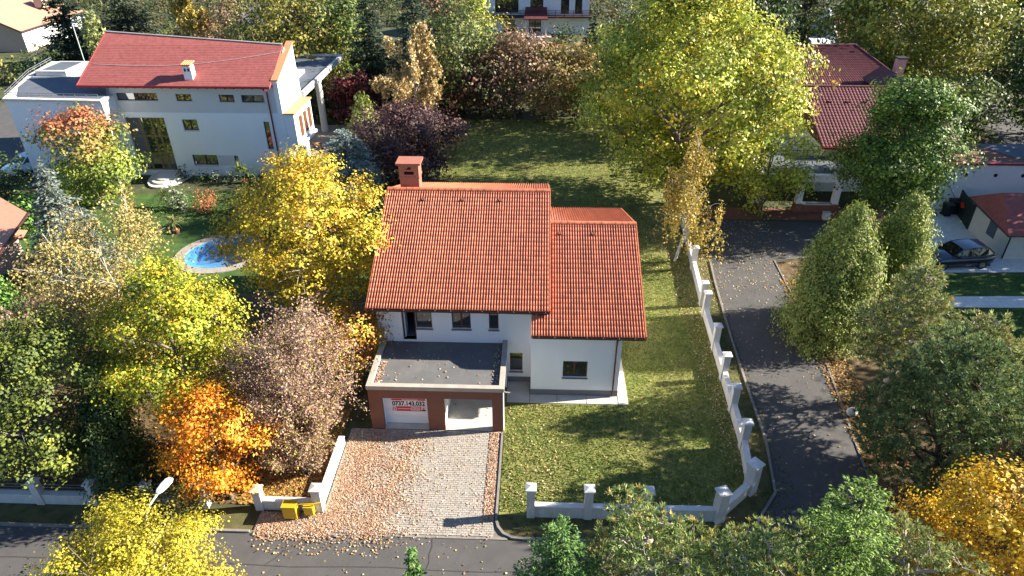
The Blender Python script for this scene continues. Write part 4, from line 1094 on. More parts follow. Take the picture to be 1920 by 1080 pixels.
# ---- cars
def car(name, label, cx, cy, yaw, paint, L=4.7, W=1.9, H=1.62):
    t = thing(name, label, "car", (cx, cy, 0)); t.rotation_euler.z = yaw
    def put(mb, nm, mat, parent=t):
        o = mb.build(nm, mat, None); o.parent = parent; return o
    # body: cross-sections from nose (-L/2) to tail; (x, half width factor, sill z, shoulder z, top z)
    st = [(-.5, .70, .30, .55, .66), (-.485, .84, .24, .62, .78), (-.44, .93, .20, .74, .92), (-.36, .98, .18, .82, .99), (-.24, 1.0, .18, .88, 1.04), (-.14, 1.0, .18, .90, 1.07), (0, 1.0, .18, .92, 1.07), (.15, 1.0, .18, .94, 1.07), (.30, 1.0, .18, .97, 1.09), (.42, .97, .22, .98, 1.10), (.475, .90, .28, .96, 1.06), (.5, .80, .36, .88, .98)]
    vs = []; m = 9
    for x, wf, zs, zh, zt in st:
        w = W / 2 * wf
        for yy, z in ((-w * .86, zs), (-w, zs + .16), (-w * 1.0, (zs + zh) / 2 + .05), (-w * .97, zh), (-w * .80, zt), (w * .80, zt), (w * .97, zh), (w * 1.0, (zs + zh) / 2 + .05), (w, zs + .16), (w * .86, zs)):
            vs.append((x * L, yy, z))
    m = 10; fs = [(i * m + k, i * m + (k + 1) % m, (i + 1) * m + (k + 1) % m, (i + 1) * m + k) for i in range(len(st) - 1) for k in range(m)] + [tuple(range(m)), tuple(range(len(vs) - 1, len(vs) - m - 1, -1))]
    body = put(MB().add(vs, fs, True), "body", paint)
    # cabin (glass) and roof skin
    gs = [(-.20, .78, 1.05, .80, 1.06), (-.05, .78, 1.05, .66, 1.50), (.05, .79, 1.05, .655, 1.585), (.22, .79, 1.05, .65, 1.60), (.36, .78, 1.06, .63, 1.54), (.47, .72, 1.06, .66, 1.12)]
    vs = []
    for x, wb, zb, wt, zt in gs: vs += [(x * L, -W / 2 * wb * 1.13, zb), (x * L, -W / 2 * wt * 1.1, zt), (x * L, W / 2 * wt * 1.1, zt), (x * L, W / 2 * wb * 1.13, zb)]
    fs = [(i * 4 + k, i * 4 + k + 1, i * 4 + 4 + k + 1, i * 4 + 4 + k) for i in range(len(gs) - 1) for k in range(3)]
    put(MB().add(vs, fs, False), "windows", M_CARGLASS)
    rv = []
    for x, wb, zb, wt, zt in gs[1:5]:
        for q in (-1, -.5, 0, .5, 1): rv.append((x * L * (1.02 if x < 0 else 1), W / 2 * wt * 1.115 * q, zt + .018 + .03 * (1 - q * q)))
    put(MB().add(rv, [(i * 5 + k, i * 5 + k + 1, i * 5 + 6 + k, i * 5 + 5 + k) for i in range(3) for k in range(4)], True), "roof_panel", paint)
    for s in (-1, 1):
        p = MB()
        for xa, za, xb, zb, wa, wb_ in ((-.20, 1.07, -.05, 1.51, .90, .735), (.36, 1.55, .47, 1.13, .70, .755)):
            p.tube([(xa * L, s * W / 2 * wa, za), (xb * L, s * W / 2 * wb_, zb)], .04, 6)
        p.tube([(.10 * L, s * W / 2 * .892, 1.06), (.12 * L, s * W / 2 * .73, 1.58)], .03, 6)
        p.tube([(-.05 * L, s * W / 2 * .735, 1.51), (.05 * L, s * W / 2 * .73, 1.595), (.22 * L, s * W / 2 * .72, 1.61), (.36 * L, s * W / 2 * .70, 1.55)], .035, 6)
        put(p, "pillar_frame", paint)
        mm = MB(); mm.add([(-.155 * L, s * .95, 1.02), (-.12 * L, s * .95, 1.02), (-.12 * L, s * 1.14, 1.06), (-.155 * L, s * 1.12, 1.06), (-.155 * L, s * .95, 1.14), (-.12 * L, s * .95, 1.14), (-.12 * L, s * 1.14, 1.18), (-.155 * L, s * 1.12, 1.18)], [(3, 2, 1, 0), (4, 5, 6, 7), (0, 1, 5, 4), (1, 2, 6, 5), (2, 3, 7, 6), (3, 0, 4, 7)])
        put(mm, "wing_mirror", paint)
        put(MB().box(-.482 * L, -.43 * L, s * .60 - .16, s * .60 + .16, .70, .80), "headlight", M_LIGHTLENS)
        put(MB().box(.47 * L, .497 * L, s * .62 - .14, s * .62 + .14, .80, .92), "tail_light", M_REDTOY)
        for dx in (-.045, .135): put(MB().box(dx * L, dx * L + .16, s * W / 2 * .985 - .015, s * W / 2 * .985 + .02, .89, .92), "door_handle", M_CHROME)
        for wx in (-.315, .30):
            ty = MB(); y0 = s * (W / 2 - .22); y1 = s * (W / 2 + .012)
            ty.tube([(wx * L, y0, .35), (wx * L, y1, .35)], .35, 22)
            wh = put(ty, "tyre", M_TYRE)
            rm = MB(); rm.tube([(wx * L, y1 + s * .001, .35), (wx * L, y1 + s * .015, .35)], .22, 18); put(rm, "rim", M_RIM, wh)
    put(MB().box(-.503 * L, -.487 * L, -.5, .5, .34, .56), "grille", M_BLACKPL)
    put(MB().box(-.507 * L, -.504 * L, -.26, .26, .36, .46), "number_plate", M_PALE)
    put(MB().box(-.47 * L, .46 * L, -W / 2 * .9, W / 2 * .9, .17, .24), "underbody", M_BLACKPL)
    return t
car("parked_car", "dark graphite SUV parked on the pale pad beside the red-roofed shed", 30.7, 44.75, math.radians(7), M_CARPAINT, 4.75)
car("parked_car", "silver-blue car half hidden under the pine at the street corner", 13.6, 18.0, math.radians(12), M_CARSILVER, 4.4, 1.8)
car("parked_car", "pale car squeezed between the white wing and the dark hedge", -49.0, 60.2, math.radians(70), M_CARWHITE, 4.4, 1.8)

# ================================================================== FARTHER BUILDINGS
bt = thing("beige_house", "beige house with a tan tiled gable roof beyond the hedge", "house", (-86, 114, 0))
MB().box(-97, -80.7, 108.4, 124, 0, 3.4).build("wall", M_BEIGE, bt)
MB().box(-80.7, -80.6, 108.4, 124, 0, 3.4).build("sun_painted_side_wall", M_RENDER, bt)  # sunlit white here, shaded beige in front: the light is put into the colours
MB().yprism([(-97, 3.4), (-80.7, 3.4), (-88.8, 6.9)], 108.4, 124).build("gable", M_BEIGE, bt)
MB().add([(-80.0, 107.6, 3.25), (-80.0, 125, 3.25), (-88.8, 125, 7.2), (-88.8, 107.6, 7.2), (-97.8, 107.6, 3.25), (-97.8, 125, 3.25)], [(0, 1, 2, 3), (3, 2, 5, 4)]).build("roof", M_TAN, bt)
MB().tube([(-80.0, 107.6, 3.2), (-80.0, 125, 3.2)], .12, 6).build("gutter", M_DARKWOOD, bt)
MB().tube([(-80.0, 107.55, 3.2), (-88.8, 107.55, 7.15), (-97.8, 107.55, 3.2)], .12, 6).build("gable_board", M_DARKWOOD, bt)
for y in (112.5, 117.5):
    w_ = MB().box(-80.6, -80.55, y, y + 1.6, 1.2, 2.5).build("window", M_LGREY, bt)
MB().box(-83.8, -82.4, 118, 120, 5.0, 6.6).build("chimney", M_BEIGE, bt)

oh = thing("orange_roofed_annex", "salmon-tiled low annex at the left edge beside the blue spruce", "annex", (-41, 42, 0))
MB().obox((-44.2, 40.5), (.95, -.32), 5.5, 4.2, 0, 2.9).build("wall", M_BEIGE, oh)
ov = [(-38.0, 44.9, 3.0), (-35.6, 37.8, 3.0), (-49, 33.2, 3.9), (-51, 41, 4.6), (-41.8, 47.4, 3.1)]
MB().add(ov + [(x, y, z - .2) for x, y, z in ov], [(0, 1, 2, 3, 4)] + [(i, 5 + i, 5 + (i + 1) % 5, (i + 1) % 5) for i in range(5)]).build("roof", M_ORANGEROOF, oh)
MB().tube([(-37.95, 44.95, 2.95), (-35.55, 37.8, 2.95)], .09, 6).build("gutter", M_DARKWOOD, oh)
MB().add([(-37.4, 43.6, 2.2), (-36.9, 42.2, 2.2), (-38.6, 41.8, 2.6), (-39.0, 43.2, 2.6)], [(0, 1, 2, 3)]).build("door_hood", M_ORANGEROOF, oh)

bh = thing("back_house", "white house with a dark balcony and small wine-red porch roof at the back", "house", (0, 128, 0))
P = FRONT(124)
mb = MB(); ops = [(-7.6, -3.6, 3.4, 5.8), (-1.6, .6, 4.3, 6.0), (3.6, 5.0, 3.3, 5.8), (6.0, 7.2, 3.3, 5.8), (-1.8, .3, .3, 2.7), (-6.2, -4.2, 0.2, 2.3)]
wall_panel(mb, -9.0, 8.4, 0, 7.2, ops, P, .35); mb.box(-9, 8.4, 130, 130.3, 0, 7.2); mb.box(-9, -8.7, 124.35, 130, 0, 7.2); mb.box(8.1, 8.4, 124.35, 130, 0, 7.2)
mb.build("wall", M_RENDER, bh)
for a, b, c, d in ops: window(bh, P, a, b, c, d, M_DARKWOOD, M_GLASS, ((a + b) / 2,), rec=.15, fw_=.08)
MB().box(-9.4, 8.8, 122.2, 123.99, 2.9, 3.1).build("balcony", M_DARKWOOD, bh)
rl = MB()
for z in (3.35, 3.6, 3.85, 4.1): rl.tube([(-9.3, 122.3, z), (8.7, 122.3, z)], .04, 5)
for k in range(13): rl.tube([(-9.3 + 1.5 * k, 122.3, 3.1), (-9.3 + 1.5 * k, 122.3, 4.1)], .05, 5)
rl.build("balcony_railing", M_DARKWOOD, bh)
MB().add([(-2.6, 120.9, 3.0), (1.4, 120.9, 3.0), (1.2, 123.9, 4.4), (-2.4, 123.9, 4.4), (-2.6, 120.9, 2.85), (1.4, 120.9, 2.85)], [(0, 1, 2, 3), (4, 5, 1, 0)]).build("porch_roof", M_WINERED, bh)
for x in (-2.3, 1.1): MB().box(x - .15, x + .15, 121.1, 121.4, 0, 2.9).build("porch_post", M_PALE, bh)
MB().box(-3, 2, 120, 124, 0, .25).build("porch_step", M_PALE, bh)
MB().xprism([(122.8, 7.2), (127.2, 9.6), (131.4, 7.2)], -9.8, 9.2).build("roof", M_WINERED, bh)

wb = thing("white_gabled_house", "white gabled house partly hidden behind the wine-red hip roof", "house", (46, 110, 0))
MB().box(42.5, 52, 104, 112, 0, 3.6).build("wall", M_LWALL, wb)
MB().xprism([(103.5, 3.5), (108, 6.0), (112.5, 3.5)], 42.9, 52.5).build("roof", M_BRICK, wb)
MB().xprism([(103.2, 0), (103.2, 3.9), (108, 7.0), (112.8, 3.9), (112.8, 0)], 42.2, 42.6).build("gable_wall", M_LWALL, wb)
MB().xprism([(99.5, 0), (99.5, 2.2), (102.0, 3.8), (103.1, 3.8), (103.1, 0)], 38.4, 41.2).build("side_gable", M_LWALL, wb)
wc = MB().box(45.5, 46.9, 96.5, 97.9, 0, 4.6).build("tower_chimney", M_LWALL, wb)
MB().box(45.3, 47.1, 96.3, 98.1, 4.6, 4.75).build("chimney_cap", M_WINERED, wc); MB().box(46.0, 46.4, 96.44, 96.5, 3.4, 4.1).build("chimney_opening", M_BLACKPL, wc)
gr = thing("grey_roofed_house", "low house with a grey roof showing between the trees at the top", "house", (-43, 116, 0))
MB().box(-48, -36, 114, 122, 0, 3.2).build("wall", M_BEIGE, gr)
MB().xprism([(113.2, 3.1), (118, 5.6), (122.8, 3.1)], -48.6, -35.4).build("roof", M_PLINTH, gr)
an = thing("rooftop_antenna", "thin white antenna arm rising beside the spruce behind the red roof", "antenna", (-58.5, 88, 0))
MB().tube([(-58.5, 88, 0), (-58.5, 88, 8.4)], .06, 6).build("mast", M_LAMP, an)
MB().tube([(-58.6, 88, 8.3), (-56.6, 87.8, 9.0)], .09, 6).build("arm", M_LAMP, an)

# ================================================================== VEGETATION
CAMP = np.array([0, 0, 25.0])
def limb(p, q, r0, r1, wob=.08, n=5, sag=0.0):
    p, q = np.array(p, float), np.array(q, float); L = np.linalg.norm(q - p)
    pts = []
    for i in range(n):
        t = i / (n - 1)
        o = RNG.normal(0, wob * L * .35, 3) * math.sin(PI * t)
        pts.append(tuple(p + (q - p) * t + o + np.array([0, 0, -sag * L * math.sin(PI * t)])))
    return pts, [r0 + (r1 - r0) * i / (n - 1) for i in range(n)]
def tree_thing(name, label, cat, x, y, group): return thing(name, label, cat, (x, y, 0), group)

def broadleaf(name, label, x, y, h, r, pal, group, cat="tree", bark=None, crown_low=.28, nl=1.0, size=1.0, lobes=None, lean=(0, 0), gap=.5, topcol=None, leafy=1.0, trunk_r=None, twigs=7, flat=1.0, width=.66, cone=.38):
    """trunk, limbs, lobed crown of leaf clumps"""
    t = tree_thing(name, label, cat, x, y, group)
    bark = bark or M_BARK
    dist = np.linalg.norm(np.array([x, y, h * .6]) - CAMP)
    s = max(.095, .0038 * dist * (1.1 if y > 60 else 1)) * size
    z0 = h * crown_low
    rz = (h - z0) / 2; cz = z0 + rz
    c0 = np.array([x + lean[0], y + lean[1], cz])
    K = lobes or int(7 + r * 2.2)
    d, q = in_ellipsoid_shell(K, .40, .80)
    # even the lobes out a little
    for _ in range(6):
        diff = q[:, None] - q[None]; dd = np.linalg.norm(diff, axis=2) + 1e-3
        q = q + (diff / dd[..., None] ** 3).sum(1) * .012
        ln = np.linalg.norm(q, axis=1, keepdims=True); q = np.where(ln > .78, q / ln * .78, q)
    taper = np.clip(1.12 - cone * 1.25 * np.maximum(q[:, 2:3], 0) - .15 * np.maximum(-q[:, 2:3], 0), .5, 1.2)
    q[:, :2] *= taper
    lc = c0 + q * np.array([r, r, rz])
    lr = r * gap * RNG.uniform(.72, 1.12, K); 
    lrz = np.minimum(lr * flat, rz * gap * 1.15) * RNG.uniform(.75, 1.0, K)
    area = (4 * PI * lr * lrz).sum()
    n = int(1.5 * nl * leafy * area / (s * s))
    n = min(n, 62000)
    per = 18
    m = max(K * 4, n // per)
    # boughs on the lobes' shells, leaf clumps gathered round the boughs
    nb = max(K * 5, int(K * 13 * max(1.0, (lr.mean() / 1.3)) ** 1.4))
    bi = RNG.choice(K, nb, p=(lr * lrz) / (lr * lrz).sum())
    dd, qq = in_ellipsoid_shell(nb, .45, 1.08)
    qq[:, 2] = np.where((qq[:, 2] < -.35) & (RNG.random(nb) < .5), -qq[:, 2], qq[:, 2])
    bp = lc[bi] + qq * np.stack([lr[bi], lr[bi], lrz[bi]], 1)
    bcol = 1 + RNG.normal(0, .18, (nb, 1))
    li = RNG.integers(0, nb, m)
    sg = .155 * lr.mean() + .9 * s
    cp = bp[li] + RNG.normal(0, 1, (m, 3)) * sg * np.array([1.0, 1.0, .5])
    ccol = palette(pal, m, .10) * bcol[li]
    if topcol is not None:
        f = np.clip((cp[:, 2:3] - (z0 + 1.05 * rz)) / (.75 * rz), 0, 1) * (RNG.random((m, 1)) < .9)
        ccol = ccol * (1 - f) + palette(topcol, m, .2) * f
    ci = np.repeat(np.arange(m), per)
    N = len(ci)
    P = cp[ci] + RNG.normal(0, 1, (N, 3)) * s * np.array([1.7, 1.7, 1.0])
    out = unit(P - c0)
    loc = unit((P - bp[li][ci]) * np.array([1, 1, 1.6]))
    Nn = loc * .62 + out * .38 + np.array([0, 0, .30]) + RNG.normal(0, .36, (N, 3))
    S = s * RNG.uniform(.65, 1.35, N)
    Cc = ccol[ci] * (1 + RNG.normal(0, .08, (N, 1)))
    quads_object("crown", leaf_quads(P, S, Nn, width=width), Cc, M_LEAF, t)
    # wood
    mb = MB(); tr = trunk_r or max(.06, h * .017)
    top = c0 + np.array([0, 0, rz * .35])
    pts, rr = limb((x, y, -.05), top, tr, tr * .3, .04, 7)
    mb.tube(pts, rr, 7)
    for k in range(K):
        zb = min(max(z0 * .75, lc[k][2] - (1.2 + .5 * np.hypot(*(lc[k][:2] - c0[:2])))), top[2] * .9)
        f = max(0, min(1, zb / top[2])); i = f * 6; i0 = int(min(5, i)); a = np.array(pts[i0]) + (np.array(pts[i0 + 1]) - np.array(pts[i0])) * (i - i0)
        p2, r2 = limb(a, lc[k], tr * .42, tr * .13, .10, 4)
        mb.tube(p2, r2, 5, False)
        for _ in range(twigs):
            e = lc[k] + unit(RNG.normal(size=3) + np.array([0, 0, .4])) * np.array([lr[k], lr[k], lrz[k]]) * .95
            p3, r3 = limb(lc[k] + RNG.normal(0, .08, 3) * lr[k], e, tr * .12, .012, .12, 3)
            mb.tube(p3, r3, 3, False)
    mb.build("trunk", bark, t)
    return t

def birch(name, label, x, y, h, r, pal, group, stems=1, lean=(0, 0), nl=1.0, bark=None, hang=1.0, size=1.0):
    t = tree_thing(name, label, "tree", x, y, group)
    dist = np.linalg.norm(np.array([x, y, h * .6]) - CAMP); s = max(.10, .0033 * dist) * size
    mb = MB(); Pall = []; 
    for st in range(stems):
        a = 2 * PI * st / max(1, stems) + .7
        off = np.array([math.cos(a), math.sin(a), 0]) * (r * .45 if stems > 1 else 0)
        hh = h * (1 - .16 * st / max(1, stems))
        top = np.array([x + lean[0], y + lean[1], hh]) + off
        pts, rr = limb((x + off[0] * .1, y + off[1] * .1, -.05), top, .07 + .005 * h, .015, .07, 9)
        mb.tube(pts, rr, 7)
        for b in range(int(16 + h)):
            f = RNG.uniform(.22, .97); i = f * 8; i0 = int(min(7, i)); p = np.array(pts[i0]) + (np.array(pts[i0 + 1]) - np.array(pts[i0])) * (i - i0)
            an = RNG.uniform(0, 2 * PI); L = r * (1.1 - .75 * f) * RNG.uniform(.6, 1.1) / (1.25 if stems > 1 else 1)
            e = p + np.array([math.cos(an) * L, math.sin(an) * L, L * RNG.uniform(.35, .9)])
            p2, r2 = limb(p, e, .028 * (1 - f) + .012, .006, .10, 5, -.08)
            mb.tube(p2, r2, 5, False)
            # hanging strands of leaves
            for k in range(11):
                u = RNG.uniform(.3, 1.05); j = min(3.999, u * 4 if u < 1 else 3.99); j0 = int(j); q = np.array(p2[j0]) + (np.array(p2[j0 + 1]) - np.array(p2[j0])) * (j - j0)
                q = q + RNG.normal(0, .22, 3)
                Ls = hang * RNG.uniform(.35, 1.3) * min(1.6, .16 * h)
                mpt = int(9 * nl)
                tt = RNG.random(mpt)
                Pall.append(np.stack([q[0] + RNG.normal(0, .13, mpt) + tt * RNG.normal(0, .15), q[1] + RNG.normal(0, .13, mpt) + tt * RNG.normal(0, .15), q[2] - tt * Ls + RNG.normal(0, .06, mpt)], 1))
    P = np.concatenate(Pall); P = P[P[:, 2] > .4]; N = len(P)
    Cc = palette(pal, N, .22)
    quads_object("crown", leaf_quads(P, s * RNG.uniform(.7, 1.3, N), RNG.normal(0, 1, (N, 3)) + np.array([.2, 0, .6]), RNG.normal(0, .5, (N, 3)) - np.array([0, 0, 1.0]), .7), Cc, M_LEAF, t)
    mb.build("trunk", bark or M_BIRCH, t)
    return t

def spruce(name, label, x, y, h, r, pal, group, nl=1.0, droop=.25, size=1.0, blunt=1.0):
    t = tree_thing(name, label, "tree", x, y, group)
    dist = np.linalg.norm(np.array([x, y, h * .6]) - CAMP); s = max(.13, .0042 * dist) * size
    lev = int(h / (.26 * max(1, s / .2))) + 4
    P = []; T = []; D = []
    mb = MB(); pts, rr = limb((x, y, -.05), (x, y, h * .97), .05 + .014 * h, .02, .01, 5); mb.tube(pts, rr, 7)
    for l in range(lev):
        f = (l + RNG.uniform(0, .8)) / lev
        z = h * (.06 + .93 * f); L0 = r * (1 - f) ** (.82 * blunt) + .10
        nb = int(6 + 9 * (1 - f))
        for b in range(nb):
            an = RNG.uniform(0, 2 * PI); L = L0 * RNG.uniform(.72, 1.12)
            dr = np.array([math.cos(an), math.sin(an), 0]); side = np.array([-dr[1], dr[0], 0])
            m = int(max(5, 5.5 * L / s * nl))
            u = RNG.random(m) ** .75
            sp = (1 - u) * .34 * L + .05
            lat = RNG.uniform(-1, 1, m) * sp
            zz_ = -droop * L * u ** 1.3 + .12 * L * u ** 3 + RNG.normal(0, .05 * L, m) + .16 * L * f
            P.append(np.array([x, y, z]) + dr * (u * L)[:, None] + side * lat[:, None] + np.array([0, 0, 1]) * zz_[:, None])
            T.append(dr + side * (np.sign(lat) * .7)[:, None] + np.array([0, 0, -.12]) + RNG.normal(0, .2, (m, 3)))
        if l % 2 == 0 and L0 > .5:
            for b in range(4):
                an = RNG.uniform(0, 2 * PI); mb.tube([(x, y, z), (x + math.cos(an) * L0 * .8, y + math.sin(an) * L0 * .8, z - droop * L0 * .6)], [.03, .008], 4, False)
    P = np.concatenate(P); T = np.concatenate(T); N = len(P)
    P[:, 2] = np.maximum(P[:, 2], .1)
    Cc = palette(pal, N, .22)
    quads_object("crown", leaf_quads(P, s * RNG.uniform(.8, 1.6, N), np.array([0, 0, 1.0]) + RNG.normal(0, .42, (N, 3)), T, .38, .06), Cc, M_NEEDLE, t)
    mb.build("trunk", M_BARKDARK, t)
    return t

def juniper(name, label, x, y, h, r, pal, group, nl=1.0, tips=5, cat="tree", size=1.0, pw=.8, low=.02):
    """dense upright sprays: several flame-shaped leaders"""
    t = tree_thing(name, label, cat, x, y, group)
    dist = np.linalg.norm(np.array([x, y, h * .6]) - CAMP); s = max(.11, .0040 * dist) * size
    P = []; O = []
    mb = MB()
    for k in range(tips):
        an = 2 * PI * k / tips + RNG.uniform(-.4, .4); q = 0 if k == 0 else r * RNG.uniform(.35, .58)
        cx, cy = x + q * math.cos(an), y + q * math.sin(an); hh = h * (1 if k == 0 else RNG.uniform(.66, .9)); rr_ = r * (.72 if k == 0 else RNG.uniform(.45, .6))
        mb.tube([(x, y, -.05), ((x + cx) / 2, (y + cy) / 2, hh * .35), (cx, cy, hh * .92)], [.10, .07, .015], 5)
        n = int(nl * 3.2 * PI * rr_ * hh / (s * s * .8))
        # sprays = short clusters
        m = n // 6
        f = RNG.random(m) ** .85
        prof = np.clip((1 - f) ** pw * (1.0 + .20 * np.sin(f * 11 + k * 1.7)) * np.clip(f / .10 + .55, 0, 1), .03, None)
        a2 = RNG.random(m) * 2 * PI
        rho = rr_ * prof * np.sqrt(RNG.uniform(.42, 1.12, m)) * (1 + .20 * np.sin(a2 * 5 + f * 15 + k) + .14 * np.sin(a2 * 11 - f * 31 + 2 * k))
        c = np.stack([cx + rho * np.cos(a2), cy + rho * np.sin(a2), hh * (low + (1 - low) * f)], 1)
        ci = np.repeat(np.arange(m), 6)
        P.append(c[ci] + RNG.normal(0, s * 1.25, (m * 6, 3))); O.append(np.stack([np.cos(a2), np.sin(a2), np.zeros(m)], 1)[ci])
    P = np.concatenate(P); O = np.concatenate(O); N = len(P); P[:, 2] = np.maximum(P[:, 2], .08)
    cl = palette(pal, N // 6 + 1, .24)[np.arange(N) // 6]
    quads_object("crown", leaf_quads(P, s * RNG.uniform(.8, 1.6, N), O * .9 + np.array([0, 0, .55]) + RNG.normal(0, .38, (N, 3)), O * .5 + np.array([0, 0, 1.0]) + RNG.normal(0, .4, (N, 3)), .45, .08), cl * (1 + RNG.normal(0, .12, (N, 1))), M_NEEDLE, t)
    mb.build("trunk", M_BARKDARK, t)
    return t

def pine(name, label, x, y, h, r, pal, group, clumps=16, nl=1.0, lean=(0, 0), bark=None, size=1.0, low=.3, cone=0.0):
    """crooked trunk, limbs, balls of long needles in tufts"""
    t = tree_thing(name, label, "tree", x, y, group)
    dist = np.linalg.norm(np.array([x, y, h * .6]) - CAMP); ns = max(.16, .0056 * dist) * size
    mb = MB(); top = np.array([x + lean[0], y + lean[1], h * .93])
    pts, rr = limb((x, y, -.05), top, .07 + .013 * h, .03, .09, 8); mb.tube(pts, rr, 7)
    V = []; C = []
    for k in range(clumps):
        f = (k + RNG.uniform(.1, .9)) / clumps
        z = h * (low + (1 - low) * f)
        an = k * 2.4 + RNG.uniform(-.5, .5)
        rad = r * math.sqrt(max(.02, 1 - (abs(f - .35) / .68) ** 2)) * RNG.uniform(.55, 1.0) * (1 - cone * f) if f < .93 else r * .12
        ax = np.array(pts[0]) + (top - np.array(pts[0])) * (z / top[2] if z < top[2] else 1)
        cc = np.array([ax[0] + rad * math.cos(an), ax[1] + rad * math.sin(an), z])
        i = min(6.99, 7 * max(.1, (z - .35 * rad - .3)) / top[2]); i0 = int(i); a = np.array(pts[i0]) + (np.array(pts[i0 + 1]) - np.array(pts[i0])) * (i - i0)
        p2, r2 = limb(a, cc, .045 + .004 * h, .02, .14, 5, .03); mb.tube(p2, r2, 5, False)
        cr = r * RNG.uniform(.30, .44) * (1 if f < .93 else .7) * (1 - .5 * cone * f)
        m = int(nl * 4.2 * (cr / ns) ** 2) + 5
        dd, qq = in_ellipsoid_shell(m, .35, 1.0)
        tc = cc + qq * cr * np.array([1.15, 1.15, .72])
        for b in range(6):
            e = tc[RNG.integers(m)]; p3, r3 = limb(cc, e, .02, .008, .12, 3); mb.tube(p3, r3, 4, False)
        k2 = 12
        ti = np.repeat(np.arange(m), k2); N = m * k2
        dirs = unit(dd[ti] * .75 + np.array([0, 0, .55]) + RNG.normal(0, .6, (N, 3)))
        side = unit(np.cross(dirs, RNG.normal(size=(N, 3)))) * (ns * .12)
        base = tc[ti]; L = ns * RNG.uniform(.8, 1.35, (N, 1))
        V.append(np.stack([base - side, base + side, base + dirs * L + side * .35, base + dirs * L - side * .35], 1))
        tcol = palette(pal, m, .2); C.append(tcol[ti] * (1 + RNG.normal(0, .15, (N, 1))))
    quads_object("crown", np.concatenate(V), np.concatenate(C), M_NEEDLE, t)
    mb.build("trunk", bark or M_BARKPALE, t)
    return t

def twiggy(name, label, x, y, h, r, pal, group, nl=1.0, stems=14, cat="shrub", bark=None, size=1.0):
    """multi-stemmed shrub: fans of bare branches with small leaves caught on them"""
    t = tree_thing(name, label, cat, x, y, group)
    dist = np.linalg.norm(np.array([x, y, h * .6]) - CAMP); s = max(.07, .0030 * dist) * size
    mb = MB(); P = []
    for k in range(stems):
        an = 2 * PI * k / stems + RNG.uniform(-.3, .3); q = r * RNG.uniform(.25, .95); zt = h * (1 - .42 * (q / r) ** 2) * RNG.uniform(.8, 1.0)
        e = np.array([x + q * math.cos(an), y + q * math.sin(an), zt])
        pts, rr = limb((x + RNG.normal(0, .15), y + RNG.normal(0, .15), -.05), e, .03 + .006 * h, .012, .12, 6, -.05); mb.tube(pts, rr, 5, False)
        for b in range(13):
            f = RNG.uniform(.25, 1.0); i = f * 5; i0 = int(min(4, i)); p = np.array(pts[i0]) + (np.array(pts[i0 + 1]) - np.array(pts[i0])) * (i - i0)
            d = unit(RNG.normal(size=3) + np.array([math.cos(an) * .4, math.sin(an) * .4, .5])); L = .30 * r * RNG.uniform(.5, 1.5)
            p2, r2 = limb(p, p + d * L, .016, .005, .12, 4); mb.tube(p2, r2, 4, False)
            m = int(26 * nl)
            u = RNG.random(m); pp = p + d * (u * L * 1.1)[:, None] + RNG.normal(0, .10 * r * .45 + .05, (m, 3)); P.append(pp)
    P = np.concatenate(P); P = P[P[:, 2] > .1]; N = len(P)
    quads_object("crown", leaf_quads(P, s * RNG.uniform(.6, 1.4, N), RNG.normal(0, 1, (N, 3)) + np.array([0, 0, .8])), palette(pal, N, .25), M_LEAF, t)
    mb.build("trunk", bark or M_BARK, t)
    return t

def bush(name, label, x, y, h, r, pal, group, cat="shrub", nl=1.0, lobes=6, ry=None, size=1.0, box=False):
    """low rounded shrub or clipped hedge, leaves to the ground"""
    t = tree_thing(name, label, cat, x, y, group); ry = ry or r
    dist = np.linalg.norm(np.array([x, y, h * .6]) - CAMP); s = max(.07, .0038 * dist) * size
    K = lobes; c = np.stack([x + RNG.uniform(-.55, .55, K) * r, y + RNG.uniform(-.55, .55, K) * ry, h * RNG.uniform(.35, .55, K)], 1)
    rr = np.stack([np.full(K, r * .55), np.full(K, ry * .55), h * .5 * RNG.uniform(.8, 1.1, K)], 1)
    n = int(nl * 4.0 * (r + ry) * h / (s * s)); n = min(n, 16000); m = n // 7
    li = RNG.integers(0, K, m); dd, qq = in_ellipsoid_shell(m, .5, 1.05); cp = c[li] + qq * rr[li]
    ci = np.repeat(np.arange(m), 7); N = len(ci)
    P = cp[ci] + RNG.normal(0, s * 1.1, (N, 3)); P[:, 2] = np.clip(np.abs(P[:, 2]), .03, h * 1.05)
    cc = palette(pal, m, .2)
    quads_object("crown", leaf_quads(P, s * RNG.uniform(.7, 1.3, N), dd[ci] * .6 + np.array([0, 0, .6]) + RNG.normal(0, .6, (N, 3))), cc[ci] * (1 + RNG.normal(0, .14, (N, 1))), M_LEAF, t)
    mb = MB()
    for k in range(K): mb.tube([(x, y, -.03), tuple(c[k])], [.05, .02], 5, False)
    mb.build("trunk", M_BARKDARK, t)
    return t
